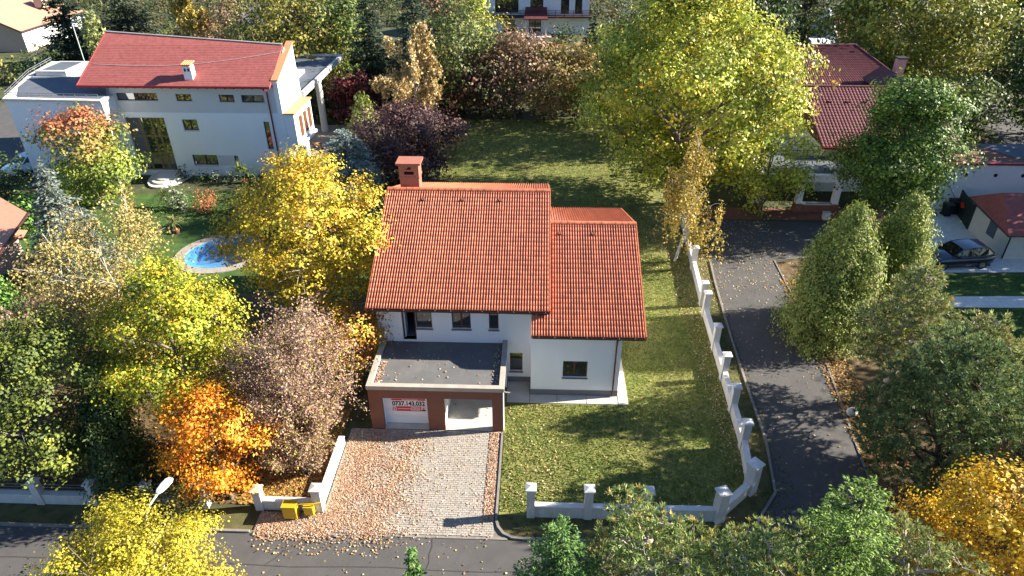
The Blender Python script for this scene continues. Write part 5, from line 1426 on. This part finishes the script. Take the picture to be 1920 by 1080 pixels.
def spiky(name, label, x, y, h, n, pal, group, pot=True, heads=1):
    t = tree_thing(name, label, "plant", x, y, group)
    V = []; mb = MB()
    for k in range(heads):
        cx, cy = x + (k - (heads - 1) / 2) * .45, y + .15 * k; zc = h * (.55 - .16 * k)
        mb.tube([(cx, cy, .3 if pot else 0), (cx, cy, zc)], .04, 6)
        d = unit(RNG.normal(size=(n, 3)) + np.array([0, 0, .55])); w = unit(np.cross(d, np.array([0, 0, 1.0]))) * .035; L = h * .48 * RNG.uniform(.7, 1.1, (n, 1)); b = np.array([cx, cy, zc])
        mid = b + d * L * .6 + np.array([0, 0, .04]); e = b + d * L - np.array([0, 0, 1]) * L * .22
        V.append(np.stack([b - w, b + w, mid + w, mid - w], 1)); V.append(np.stack([mid - w, mid + w, e + w * .1, e - w * .1], 1))
    V = np.concatenate(V); quads_object("leaves", V, palette(pal, len(V), .2), M_LEAF, t)
    mb.build("stem", M_BARK, t)
    if pot: MB().tube([(x, y, 0), (x, y, .36)], [.2, .28], 14).build("pot", M_POT, t)
    return t

# palettes: linear colours with weights
YEL = [(.62, .46, .04, 4), (.70, .55, .07, 3), (.50, .42, .04, 3), (.54, .27, .04, 1.2), (.32, .33, .04, 1.2)]
YGR = [(.42, .41, .03, 4), (.55, .48, .045, 3), (.26, .31, .028, 3), (.15, .20, .022, 2), (.58, .38, .03, 1)]
LIME = [(.42, .44, .05, 4), (.54, .52, .08, 3), (.29, .34, .04, 3), (.18, .24, .03, 1.6), (.62, .44, .04, .6)]
ORG = [(.70, .26, .018, 4), (.76, .36, .03, 3), (.56, .17, .02, 1.6), (.66, .44, .05, 1.2)]
PINKB = [(.42, .26, .20, 4), (.34, .20, .15, 3), (.50, .35, .24, 2), (.46, .34, .08, 1.4), (.28, .29, .06, .8)]
GRN = [(.10, .155, .03, 4), (.15, .20, .04, 3), (.075, .12, .025, 3), (.25, .26, .05, 1)]
DGRN = [(.045, .08, .022, 4), (.065, .105, .028, 3), (.10, .13, .035, 1.4)]
OLIVE = [(.19, .185, .045, 4), (.13, .145, .035, 3), (.27, .235, .055, 2), (.09, .11, .03, 2)]
BIRCHC = [(.42, .33, .11, 4), (.34, .29, .10, 3), (.50, .36, .10, 2), (.24, .23, .08, 2)]
TANB = [(.50, .37, .17, 4), (.43, .31, .14, 3), (.58, .46, .22, 2), (.46, .30, .08, 1.2)]
GOLD = [(.46, .33, .07, 4), (.38, .30, .07, 3), (.27, .25, .06, 2), (.52, .34, .06, 1)]
BRN = [(.29, .18, .11, 4), (.23, .135, .085, 3), (.34, .23, .12, 2), (.18, .16, .06, 1.4)]
BRNO = [(.36, .25, .09, 4), (.25, .22, .07, 3), (.30, .18, .07, 2), (.16, .17, .05, 2)]
REDB = [(.22, .085, .06, 3), (.17, .07, .055, 3), (.27, .14, .09, 2)]
PURP = [(.11, .055, .055, 4), (.07, .036, .04, 3), (.20, .115, .095, 2.4)]
BLUEC = [(.22, .28, .25, 4), (.16, .21, .19, 3), (.30, .35, .30, 2)]
SPRB = [(.23, .27, .225, 4), (.16, .20, .165, 3), (.32, .35, .29, 2)]
DSPR = [(.035, .058, .034, 4), (.055, .08, .045, 3), (.09, .11, .06, 1)]
PINEG = [(0.275, 0.338, 0.1, 4), (0.188, 0.25, 0.075, 3), (0.375, 0.4, 0.138, 2), (0.475, 0.375, 0.112, 0.8)]
PINED = [(0.119, 0.181, 0.069, 4), (0.163, 0.219, 0.075, 3), (0.25, 0.288, 0.1, 1.8)]
PINEY = [(0.3, 0.336, 0.108, 4), (0.216, 0.252, 0.084, 3), (0.396, 0.396, 0.156, 2), (0.408, 0.312, 0.12, 0.8)]
JUN = [(.23, .28, .055, 4), (.17, .215, .045, 3), (.30, .33, .075, 2), (.28, .23, .06, .5)]
FIRG = [(.10, .20, .045, 4), (.16, .27, .06, 3), (.07, .13, .035, 2)]
BRIGHT = [(.11, .22, .04, 4), (.16, .27, .06, 3), (.08, .15, .03, 2)]
RUST = [(.40, .15, .06, 4), (.33, .115, .05, 3), (.46, .20, .09, 2)]
GREYG = [(.24, .27, .17, 3), (.17, .20, .11, 3), (.32, .33, .23, 2)]
REDTOP = [(.50, .16, .075, 3), (.44, .20, .09, 3), (.54, .28, .12, 1)]
DRY = [(.36, .29, .12, 3), (.30, .22, .10, 3), (.22, .22, .07, 2), (.42, .34, .14, 1.5)]
GW, GF, GB, GS, GI = "garden trees left of the house", "trees across the front road", "trees and shrubs behind the houses", "plants round the modern house", "trees on the planted island"

# left of the house
broadleaf("maple_tree", "golden yellow maple whose branches reach over the orange roof edge", -13.4, 35.9, 11.4, 4.6, YEL, GW, bark=M_BARKPALE, crown_low=.14, gap=.36, lobes=26, nl=1.25, cone=.7)
broadleaf("maple_tree", "small amber maple squeezed between garage and golden maple", -10.0, 29.3, 5.6, 1.75, [(.50, .30, .035, 3), (.42, .20, .03, 3), (.34, .12, .03, 2), (.55, .42, .05, 2)], GW, crown_low=.2, nl=.9)
broadleaf("maple_tree", "lime-yellow maple standing left of the pinkish bare tree", -16.6, 24.8, 10.6, 2.9, YGR, GW, crown_low=.16, gap=.44, nl=1.4, lobes=18)
birch("birch_tree", "sparse many-stemmed birch with white leaning branches in front of the pool", -21.2, 28.2, 11.4, 4.2, BIRCHC, GW, stems=4, lean=(-.3, .5), nl=1.8)
broadleaf("broadleaf_tree", "olive-green tree at the left edge above the low roadside wall", -22.0, 22.4, 8.6, 2.9, [(.15, .19, .035, 4), (.24, .26, .04, 2), (.09, .12, .03, 4)], GW, crown_low=.1, nl=1.3)
broadleaf("broadleaf_tree", "dull green tree in deep shade behind the left end of the low wall", -27.2, 24.2, 7.4, 2.6, OLIVE, GW, crown_low=.15)
juniper("evergreen_tree", "very dark evergreen rising behind the shaded roadside wall", -18.9, 21.9, 5.6, 2.0, DGRN, GW, tips=4)
broadleaf("maple_tree", "bright orange maple beside the driveway pillar", -13.9, 21.3, 6.6, 1.9, ORG, GW, crown_low=.06, gap=.46, nl=1.7, lobes=13)
bush('roadside_shrub', 'dark green shrub spilling over the low wall left of the orange maple', -17.6, 20.3, 2.3, 1.5, DGRN, GW, lobes=6)
bush('roadside_shrub', 'olive shrub hiding the low wall right below the orange maple', -15.2, 20.25, 2.0, 1.3, OLIVE, GW, lobes=6)
twiggy("bare_tree", "half-bare pinkish brown tree between orange maple and driveway", -10.9, 24.2, 9.1, 3.3, PINKB, GW, nl=2.8, stems=36, cat="tree")
twiggy("driveway_shrub", "straggly yellowish shrub leaning over the bright driveway wall", -10.8, 23.0, 4.0, 1.9, [(.40, .36, .07, 2), (.42, .27, .19, 4), (.34, .21, .14, 3)], GW, nl=1.6, stems=20)
spruce("blue_spruce", "grey-blue spruce beside the salmon-roofed annex", -32.9, 41.6, 8.6, 3.0, SPRB, GS)
broadleaf("broadleaf_tree", "round green tree with a red crown top before the white wing", -37.4, 52.6, 8.7, 3.3, [(.20, .26, .04, 3), (.29, .33, .05, 3), (.13, .18, .03, 2)], GS, crown_low=.04, topcol=REDTOP, gap=.5, nl=1.3)
bush("hedge", "fresh green shrub mass behind the salmon roof", -41.0, 47.6, 3.4, 3.0, BRIGHT, GS, cat="hedge", lobes=9)
juniper("evergreen_tree", "bright green evergreen at the left edge below the salmon roof", -33.4, 34.4, 4.6, 1.5, BRIGHT, GW, tips=4)
twiggy("dry_shrub", "pale brown bare brushwood at the left edge", -29.6, 31.6, 3.7, 2.3, PINKB, GW, nl=.7, stems=18)
twiggy("dry_shrub", "greyish bare shrub under the birch", -26.4, 27.2, 4.6, 2.2, BRN, GW, nl=.8, stems=16)
bush("dry_shrub", "straw-coloured shrub at the foot of the blue spruce", -34.6, 39.6, 3.0, 2.2, DRY, GW, lobes=7)
bush("dry_shrub", "olive and straw shrub between spruce and bright green evergreen", -30.6, 36.6, 3.0, 2.4, DRY, GW, lobes=7, nl=.8)
bush("dry_shrub", "low tangle of yellowing shrubs under the birch stems", -25.0, 33.6, 2.6, 3.2, BIRCHC, GW, lobes=8, nl=.8)
spruce("blue_spruce", "small silvery spruce at the left edge under the olive tree", -25.6, 24.9, 4.4, 1.1, SPRB, GW)
bush("hedge", "dark clipped hedge in front of the pale car", -47.0, 54.2, 4.1, 2.3, DGRN, GS, cat="hedge", lobes=8, ry=1.6)
bush("rust_shrub", "low rust-red weeping shrub on the pool lawn", -28.0, 51.6, 2.0, 1.5, RUST, GS, lobes=5, size=.7, nl=.8)
bush("grey_shrub", "grey-green shrub left of the rust-red one", -30.5, 51.9, 2.5, 1.0, GREYG, GS, lobes=5)
spiky("yucca", "spiky yucca in a pot against the white wall", -27.0, 57.9, 2.3, 60, GRN, GS, heads=2)
spiky("palm_plant", "spiky dark green plant beside the grey-green shrub", -31.8, 52.6, 1.9, 60, GRN, GS, pot=False)
spiky("palm_plant", "potted fan plant at the pool edge", -28.7, 47.7, 1.8, 60, [(.20, .21, .07, 3), (.28, .27, .09, 2)], GS)
for k, (xx, hh, lb) in enumerate(((-32.9, 1.2, "pot plant right of the entrance steps"), (-31.0, .95, "low bedding shrub under the wide ground-floor window"), (-29.6, 1.05, "flowering bedding shrub beneath the grey wall inset"), (-28.4, .9, "low bedding shrub left of the yucca"), (-25.6, 1.15, "bedding shrub right of the yucca"), (-24.2, 1.2, "bedding shrub at the foot of the red downpipe"))):
    bush("bedding_plant", lb, xx, 58.5 - .1 * k, hh, .7, GREYG if k in (2, 3) else DGRN, GS, cat="plant", lobes=4)
# behind the main house
spruce("blue_cedar", "broad silvery blue conifer left of the chimney", -15.2, 50.9, 7.6, 4.2, BLUEC, GB, droop=.12, blunt=.75)
spruce("blue_cedar", "smaller silvery conifer between white house and golden maple", -19.4, 52.4, 5.0, 2.2, BLUEC, GB, droop=.12)
broadleaf("purple_plum", "dark purple plum tree behind the chimney", -11.6, 57.9, 7.0, 4.2, PURP, GB, crown_low=.05, bark=M_BARKDARK, gap=.52, flat=1.0)
juniper("evergreen_tree", "olive juniper behind the purple plum", -16.6, 63.5, 6.4, 2.4, JUN, GB, tips=5)
birch("birch_tree", "tan birch with a white trunk in front of the dark pines", -13.0, 71.4, 11.0, 4.6, TANB, GB, nl=2.6, size=1.3)
broadleaf("japanese_maple", "dark red maple in the shade behind the canopy column", -20.6, 75.0, 5.8, 2.4, [(.12, .018, .02, 3), (.085, .02, .02, 3), (.17, .03, .03, 1)], GB, crown_low=.15, bark=M_BARKDARK)
spruce("dark_conifer", "tall dark conifer left of the tan birch", -19.0, 79.0, 15.0, 3.6, DSPR, GB)
spruce("dark_conifer", "tall blue-green conifer directly behind the tan birch", -14.6, 83.0, 15.0, 4.2, [(.06, .09, .055, 4), (.09, .12, .075, 3), (.12, .15, .09, 1)], GB)
broadleaf("locust_tree", "grey-green locust right of the tan birch", -8.7, 79.0, 11.8, 4.3, [(.16, .20, .06, 4), (.21, .24, .08, 3), (.11, .14, .04, 3), (.30, .28, .08, 1)], GB, crown_low=.06)
broadleaf("broadleaf_tree", "olive and yellow tree behind the flat canopy", -29.2, 86.0, 13.0, 4.9, [(.24, .22, .04, 4), (.16, .16, .03, 3), (.34, .28, .05, 2), (.09, .10, .03, 2)], GB, crown_low=.08)
broadleaf("broadleaf_tree", "yellow-green tree above the right end of the red roof", -36.0, 90.5, 11.5, 3.6, OLIVE, GB, crown_low=.08)
broadleaf("broadleaf_tree", "shaded green tree between olive tree and dark conifer", -24.3, 86.5, 11.8, 3.2, GRN, GB, crown_low=.06)
birch("birch_tree", "yellow birch at the top edge above the red roof", -50.0, 101.5, 11.2, 3.4, GOLD, GB, nl=1.3, size=1.2)
broadleaf("broadleaf_tree", "brownish thin tree at the top beside the yellow birch", -44.6, 101, 9.2, 3.0, BRN, GB, crown_low=.1, nl=.7)
broadleaf("broadleaf_tree", "small bright green tree above the middle of the red roof", -41.0, 97, 6.6, 2.2, GRN, GB, crown_low=.1)
spruce("cedar", "wide drooping cedar above the left end of the red roof", -59.0, 101, 14.0, 6.0, [(.085, .105, .06, 3), (.13, .14, .085, 3), (.05, .07, .04, 2)], GB, droop=.35)
spruce("dark_conifer", "dark spruce between the beige house and the cedar", -68.0, 101, 13.0, 4.8, DSPR, GB)
juniper("evergreen_tree", "slim pale conifer behind the flat-roofed wing", -58.5, 92, 8.0, 1.6, PINEY, GB, tips=2)
bush("hedge", "dark hedge between the beige house and the flat roof", -67.5, 91.5, 3.6, 4.6, DGRN, GB, cat="hedge", lobes=10)
bush("hedge", "yellow-green hedge at the left edge by the far lawn", -73.0, 90.0, 3.2, 3.6, OLIVE, GB, cat="hedge", lobes=9)
bush("hedge", "olive hedge right of the flat-roofed wing railing", -60.5, 86.5, 3.4, 3.6, GRN, GB, cat="hedge", lobes=9)
broadleaf("garden_shrub", "dark reddish shrub at the left of the back lawn row", -6.7, 77.4, 7.4, 3.0, REDB + [(.07, .05, .03, 4)], GB, "shrub", crown_low=.02, bark=M_BARKDARK)
broadleaf("garden_shrub", "tall tan-brown shrub in the middle of the back lawn row", -2.7, 78.0, 9.8, 3.6, BRN, GB, "shrub", crown_low=.03)
broadleaf("garden_shrub", "olive-brown shrub right of the tall tan-brown one", 1.3, 77.4, 8.2, 3.0, BRNO, GB, "shrub", crown_low=.03)
broadleaf("garden_shrub", "golden-brown shrub near the big yellow-green tree", 4.6, 77.6, 8.8, 2.9, [(.40, .26, .08, 3), (.32, .24, .08, 3), (.20, .19, .06, 2)], GB, "shrub", crown_low=.03)
broadleaf("garden_shrub", "green shrub tucked against the big yellow-green tree", 7.2, 75.6, 6.8, 2.4, GRN, GB, "shrub", crown_low=.03)
broadleaf("broadleaf_tree", "reddish brown tree at the top edge left of the back house", -13.5, 106, 10.5, 3.4, REDB + BRN, GB, crown_low=.08)
broadleaf("broadleaf_tree", "yellow-green tree touching the left end of the back house", -9.0, 104, 9.5, 2.7, LIME, GB, crown_low=.08)
spruce("dark_conifer", "small conifer in front of the back house porch", 8.2, 108, 6.0, 2.2, [(.06, .10, .06, 3), (.09, .13, .08, 2)], GB)
bush("garden_shrub", "dark shrub at the back house steps", 4.4, 117, 3.0, 2.6, DGRN, GB, lobes=7)
# right side
broadleaf("tulip_tree", "huge yellow-green tree right of the back lawn", 11.9, 54.6, 19.5, 8.1, LIME, GB, crown_low=.06, gap=.29, lobes=60, nl=1.3, cone=.85, bark=M_BARK, trunk_r=.34, twigs=4, size=1.18)
broadleaf("broadleaf_tree", "yellow-green tree half hidden behind the huge one beside the back lawn", 14.5, 71.0, 13.5, 5.2, LIME, GB, crown_low=.08)
broadleaf("broadleaf_tree", "young yellow-green tree half covering the white porch", 18.6, 52.4, 8.6, 2.7, LIME, GB, crown_low=.12, nl=1.1)  # added as a separate tree in place of the big tree's low limbs
birch("birch_tree", "golden weeping birch leaning by the white wall corner", 10.3, 44.4, 9.2, 3.2, GOLD, GB, lean=(.7, .3), nl=2.8, hang=1.4, size=1.05)
broadleaf("maple_tree", "dense dark green maple in front of the wine-red roof", 28.0, 51.6, 12.0, 3.35, [(.115, .20, .034, 4), (.16, .25, .045, 3), (.075, .13, .026, 3), (.26, .30, .05, .8)], GB, crown_low=.03, gap=.56, nl=1.9, cone=.4, lobes=20)
broadleaf("broadleaf_tree", "large yellow-green tree filling the top right corner", 45.0, 88.0, 16.2, 9.6, [(.22, .24, .035, 4), (.30, .30, .05, 3), (.13, .155, .03, 3), (.36, .30, .05, 1)], GB, crown_low=.06, gap=.36, lobes=30)
broadleaf("broadleaf_tree", "shaded dark tree at the right edge above the neighbour lawn", 53.5, 74.0, 12.5, 4.4, DGRN, GB, crown_low=.06)
broadleaf("broadleaf_tree", "dark tree at the top right edge beyond the lane", 68.0, 104, 14, 6.0, DGRN, GB, crown_low=.06)
broadleaf("broadleaf_tree", "small dark green tree right of the wine-red roof", 43.5, 70.5, 7.0, 2.8, GRN, GB, crown_low=.05)
bush("hedge", "low dark hedge behind the white wall with vents", 47.5, 63.5, 2.2, 4.0, DGRN, GB, cat="hedge", lobes=9, ry=1.6)
spruce("dark_conifer", "dark conifer above the white gable at the top", 37.2, 113, 12, 3.8, DSPR, GB)
spruce("dark_conifer", "olive conifer behind the white gabled house", 43.5, 119, 12, 3.8, [(.10, .115, .05, 3), (.15, .16, .07, 2), (.06, .08, .04, 3)], GB)
broadleaf("broadleaf_tree", "dark tree at the top between the big tree and white gable", 29.5, 103, 12, 5.0, DGRN, GB, crown_low=.06)
broadleaf("broadleaf_tree", "dark green tree behind the crown of the huge yellow-green tree", 18.5, 96, 12, 5.0, DGRN, GB, crown_low=.06)
juniper("juniper_tree", "broad olive juniper nearer the street on the planted island", 17.9, 35.2, 8.8, 3.2, JUN, GI, tips=7, pw=.42, size=.8, nl=1.0)
juniper("juniper_tree", "second olive juniper close to the parking pad", 22.1, 37.2, 8.6, 2.7, JUN, GI, tips=5, pw=.46, size=.8, nl=1.1)
pine("pine_tree", "thin pale pine with bare twigs below the junipers", 19.0, 29.2, 8.6, 2.6, PINEY, GI, clumps=26, nl=1.1, size=.85, cone=.7)
pine("pine_tree", "wide dark green pine in the lower right", 17.8, 22.6, 8.5, 3.3, PINED, GI, clumps=28, nl=1.0, low=.15, bark=M_BARKDARK, cone=.3)
pine("pine_tree", "sunlit pine crown behind the wide dark pine", 20.0, 25.2, 8.0, 2.3, PINEY, GI, clumps=22, nl=1.2, low=.3, cone=.3)
broadleaf("garden_shrub", "red-brown shrub at the right edge above the yellow one", 20.3, 20.9, 5.0, 1.9, [(.30, .16, .05, 3), (.24, .20, .05, 3), (.34, .12, .06, 2), (.16, .15, .04, 2)], GI, "shrub", crown_low=.06)
broadleaf("broadleaf_tree", "sparkling yellow tree in the lower right corner", 15.9, 15.0, 8.3, 2.9, [(.66, .43, .02, 4), (.55, .34, .025, 3), (.42, .24, .03, 2), (.70, .52, .05, 2)], GF, crown_low=.12, width=.8)
# across the front road
spruce("fir_tree", "bright green fir at the bottom left of the front wall", .9, 13.2, 8.9, 2.3, FIRG, GF, droop=.08, nl=1.2, blunt=.65, size=.75)
pine("pine_tree", "pale pine with a bare leaning branch in front of the low wall", 3.5, 13.3, 8.3, 2.0, PINEG, GF, clumps=22, nl=1.0, lean=(.2, .5), low=.45)
pine("pine_tree", "pine before the cut-off wall corner at the bottom", 7.0, 13.0, 8.2, 2.0, PINEG, GF, clumps=20, nl=1.0, low=.45)
spruce("larch_tree", "fresh green larch-like conifer left of the silver-blue car", 9.4, 13.6, 10.5, 2.6, [(.15, .25, .035, 4), (.22, .32, .05, 3), (.10, .17, .03, 2)], GF, droop=.05, nl=.95, blunt=.65, size=.75)
pine("pine_tree", "pale pine tufts hanging over the silver-blue car", 11.8, 13.7, 7.9, 1.7, PINEY, GF, clumps=16, nl=1.0, low=.4)
spruce("small_fir", "little green treetop poking up at the bottom edge", -3.1, 11.4, 10.0, 1.1, FIRG, GF)
bush_t = broadleaf("broadleaf_tree", "glowing yellow-green tree in the lower left round the street lamp", -12.9, 13.6, 7.7, 2.5, [(.52, .43, .03, 4), (.44, .38, .03, 3), (.34, .31, .03, 3), (.58, .44, .05, 1)], GF, crown_low=.04, size=.85, gap=.5, lobes=18, nl=1.2)
spruce("fir_tree", "young green fir in the bottom left corner", -20.0, 13.6, 6.6, 1.5, FIRG, GF)
broadleaf("garden_shrub", "dark shrub with a few yellow leaves beside the shaded road", -16.9, 13.4, 4.8, 1.3, GRN, GF, "shrub", crown_low=.05)
# trees beyond the right edge of the picture that shade the parking pad
for xx, yy, hh, rr_, lb in ((50.0, 42.5, 14, 5.0, "tall tree outside the right edge beside the gravel path"), (50.0, 50.0, 13.5, 5.0, "tall tree outside the right edge behind the shed"), (45.0, 33.0, 13, 4.6, "tall tree outside the right edge at the lower neighbour lawn"), (54, 60, 13.5, 5, "tall tree outside the right edge beside the vented white wall"), (33.5, 22.0, 12, 4.6, "tall tree outside the lower right corner")):
    broadleaf("broadleaf_tree", lb, xx, yy, hh, rr_, GRN, "trees beyond the right edge", crown_low=.1, size=2.1)

# low growth and dark thickets between the far trees, one mass nobody could count
def undergrowth():
    spots = []
    for x0, x1, y0, y1, n in ((-30, -10, 76, 100, 420), (-10, 9, 79, 104, 260), (-110, -30, 104, 160, 900), (-30, 70, 130, 175, 900), (8, 36, 86, 130, 420), (40, 100, 66, 130, 900), (-62, -38, 84, 100, 260), (-22, -9, 45, 72, 60), (10, 22, 58, 84, 160), (-110, -96, 60, 104, 100)):
        spots.append(np.stack([RNG.uniform(x0, x1, n), RNG.uniform(y0, y1, n)], 1))
    S = np.concatenate(spots)
    keep = ~((S[:, 0] > 46) & (S[:, 0] < 63) & (abs(S[:, 0] - (48.5 + (S[:, 1] - 60) * .16)) < 3)) & ~((abs(S[:, 0]) < 11) & (S[:, 1] > 117) & (S[:, 1] < 133)) & ~((S[:, 0] > 37) & (S[:, 0] < 53) & (S[:, 1] > 94) & (S[:, 1] < 114)) & ~((S[:, 0] > 18) & (S[:, 0] < 40) & (S[:, 1] < 86)) & ~((S[:, 0] > -50) & (S[:, 0] < -34) & (S[:, 1] > 112) & (S[:, 1] < 124)) & ~((S[:, 0] > -99) & (S[:, 0] < -79) & (S[:, 1] > 103) & (S[:, 1] < 126))
    S = S[keep]; m = len(S); per = 26
    hh = RNG.uniform(.8, 3.2, m); ci = np.repeat(np.arange(m), per); N = m * per
    d, q = in_ellipsoid_shell(N, .5, 1)
    P = np.stack([S[ci, 0] + q[:, 0] * 1.6, S[ci, 1] + q[:, 1] * 1.6, np.abs(q[:, 2]) * hh[ci]], 1)
    C = palette([(.05, .075, .025, 4), (.08, .10, .03, 3), (.13, .12, .04, 2), (.16, .10, .05, 1)], m, .25)[ci]
    o = quads_object("undergrowth", leaf_quads(P, RNG.uniform(.3, .7, N), d * .5 + np.array([0, 0, .7]) + RNG.normal(0, .5, (N, 3))), C * (1 + RNG.normal(0, .15, (N, 1))), M_LEAF, None, "stuff")
    o["label"] = "dark undergrowth and thickets between the far trees"
undergrowth()
# ================================================================== FALLEN LEAVES AND GRASS
def scatter_leaves(name, P, size, pal, z, parent=None, label=None, tilt=.35, mat=None):
    n = len(P)
    Q = np.concatenate([P, (z + RNG.random((n, 1)) * .03)], 1)
    V = leaf_quads(Q, size * RNG.uniform(.6, 1.35, n), np.array([0, 0, 1.0]) + RNG.normal(0, tilt, (n, 3)), width=.72, fold=.12)
    o = quads_object(name, V, palette(pal, n, .22), mat or M_DRYLEAF, parent, "stuff")
    if label: o["label"] = label
    return o
FALL = [(.55, .37, .25, 4), (.63, .49, .36, 3), (.48, .26, .15, 3), (.36, .17, .10, 1.6), (.58, .42, .19, 1)]
def drive_leaves():
    n = 105000
    x = RNG.uniform(-12.2, -1.7, n); y = RNG.uniform(19.0, 26.0, n)
    dens = np.clip(1.05 - (x + 9.4) / 4.6, 0.035, 1.0) * np.clip((26.3 - y) / 1.6, .25, 1)
    dens = np.where(x < -9.4, .9, dens)
    dens *= np.clip(.75 + .5 * np.sin(x * 2.1 + y * 1.3) * np.sin(y * 1.9 - x * .7), .3, 1.2)
    dens = np.where((y < 19.5), dens * np.clip(.5 - (19.5 - y) * .9, .02, 1) * np.where(x < -6.5, 1.2, .5), dens)
    dens = np.maximum(dens, np.where((x > -2.15) & (y > 20.4), .75, 0))
    ok = (RNG.random(n) < dens) & ~((x < -9.35) & (y > 20.55)); 
    scatter_leaves("fallen_leaves", np.stack([x, y], 1)[ok], .075, FALL, .042, label="tan and rust fallen leaves heaped on the left of the paved driveway")
drive_leaves()
def zone(n, x0, x1, y0, y1, f=None):
    P = np.stack([RNG.uniform(x0, x1, n), RNG.uniform(y0, y1, n)], 1)
    return P[f(P)] if f is not None else P
LL = [(.58, .45, .25, 3), (.50, .36, .14, 3), (.40, .22, .10, 2), (.62, .52, .34, 1)]
P = np.concatenate([zone(200, -1.3, 9.5, 20.9, 28.3), zone(450, -1.4, 1.5, 20.9, 28.2), zone(220, 5.3, 10.6, 28, 46), zone(2000, 9.6, 11.0, 23.5, 48), zone(1500, 6, 11.5, 43, 52), zone(300, -8, 9, 45, 72)])
scatter_leaves("fallen_leaves", P, .085, LL, .03, label="scattered pale leaves on the corner lawn and along its wall")
P = np.concatenate([zone(900, 12.9, 19, 40.5, 51.3), zone(260, 12.3, 17.3, 24, 41), zone(420, 11.3, 12.8, 38, 48), zone(250, -12, 9, 15.5, 19.3), zone(260, -12, -6, 18.4, 19.4)])
scatter_leaves("fallen_leaves", P, .10, LL, .008, label="loose pale leaves on the asphalt roads")
P = np.concatenate([zone(9000, -13.5, -9.8, 21.0, 27.5), zone(2500, -20, -12, 21, 25), zone(2500, -34, -12, 25, 38), zone(3500, 16.3, 18.5, 24, 42, lambda p: p[:, 0] > 16.2 + (p[:, 1] - 24) * .06)])
scatter_leaves("fallen_leaves", P, .13, [(.40, .20, .07, 3), (.46, .28, .07, 3), (.30, .12, .05, 2), (.50, .36, .08, 2)], .02, label="orange leaf litter under the garden trees and along the planted island")
P = np.concatenate([zone(70, -8.0, -1.8, 26.4, 29.9), zone(160, -8.02, -7.7, 26.5, 28.3), zone(90, -2.1, -1.78, 26.5, 30.0)])
scatter_leaves("fallen_leaves", P, .10, FALL, 2.73, label="a few leaves lying on the flat garage roof")
P = zone(60, -4.7, -2.2, 26.8, 29.6)
scatter_leaves("fallen_leaves", P, .10, FALL, .055, label="a few brown leaves on the carport floor")
def grass(name, n, x0, x1, y0, y1, pal, h, f, label):
    P = zone(n, x0, x1, y0, y1, f); n = len(P)
    a = RNG.random(n) * 2 * PI; w = RNG.uniform(.02, .05, n); hh = h * RNG.uniform(.5, 1.4, n)
    b = np.stack([P[:, 0], P[:, 1], np.full(n, .002)], 1); d = np.stack([np.cos(a) * w, np.sin(a) * w, 0 * a], 1)
    tip = b + np.stack([RNG.normal(0, .03, n), RNG.normal(0, .03, n), hh], 1)
    V = np.stack([b - d, b + d, tip], 1)
    # patches of dry and lush turf
    patch = np.sin(P[:, 0] * .9 + 1.3 * np.sin(P[:, 1] * .5)) * np.sin(P[:, 1] * .7 + np.sin(P[:, 0] * .6)) + RNG.normal(0, .5, n)
    c = palette(pal, n, .2); dry = np.array([.42, .34, .14]); k = np.clip(patch * .45, 0, .75)[:, None]; c = c * (1 - k) + dry * k
    o = quads_object(name, V, c, M_GRASSBLADE, None, "stuff", nv=3); o["label"] = label
GRP = [(.17, .235, .036, 4), (.23, .27, .055, 3), (.12, .18, .03, 2)]
inlawn = lambda p: ~((p[:, 0] < 5.25) & (p[:, 1] > 28.3)) & (p[:, 0] < 10.3 + (p[:, 1] - 25) * .04) & ~((p[:, 1] < 22.6) & (p[:, 0] > 8.2 + (p[:, 1] - 20.8)))
grass("grass", 85000, -1.45, 11.0, 20.95, 45, GRP, .06, inlawn, "short patchy grass of the corner lawn")
grass("grass", 45000, -9, 9.5, 44, 77, GRP, .09, None, "sunlit grass of the back lawn")
grass("grass", 16000, -1.0, 12.4, 19.6, 44, GRP, .07, lambda p: ((p[:, 1] < 20.65) & (p[:, 0] < 8)) | (p[:, 0] > 10.85 + (p[:, 1] - 25) * .035), "rough grass of the roadside verge")
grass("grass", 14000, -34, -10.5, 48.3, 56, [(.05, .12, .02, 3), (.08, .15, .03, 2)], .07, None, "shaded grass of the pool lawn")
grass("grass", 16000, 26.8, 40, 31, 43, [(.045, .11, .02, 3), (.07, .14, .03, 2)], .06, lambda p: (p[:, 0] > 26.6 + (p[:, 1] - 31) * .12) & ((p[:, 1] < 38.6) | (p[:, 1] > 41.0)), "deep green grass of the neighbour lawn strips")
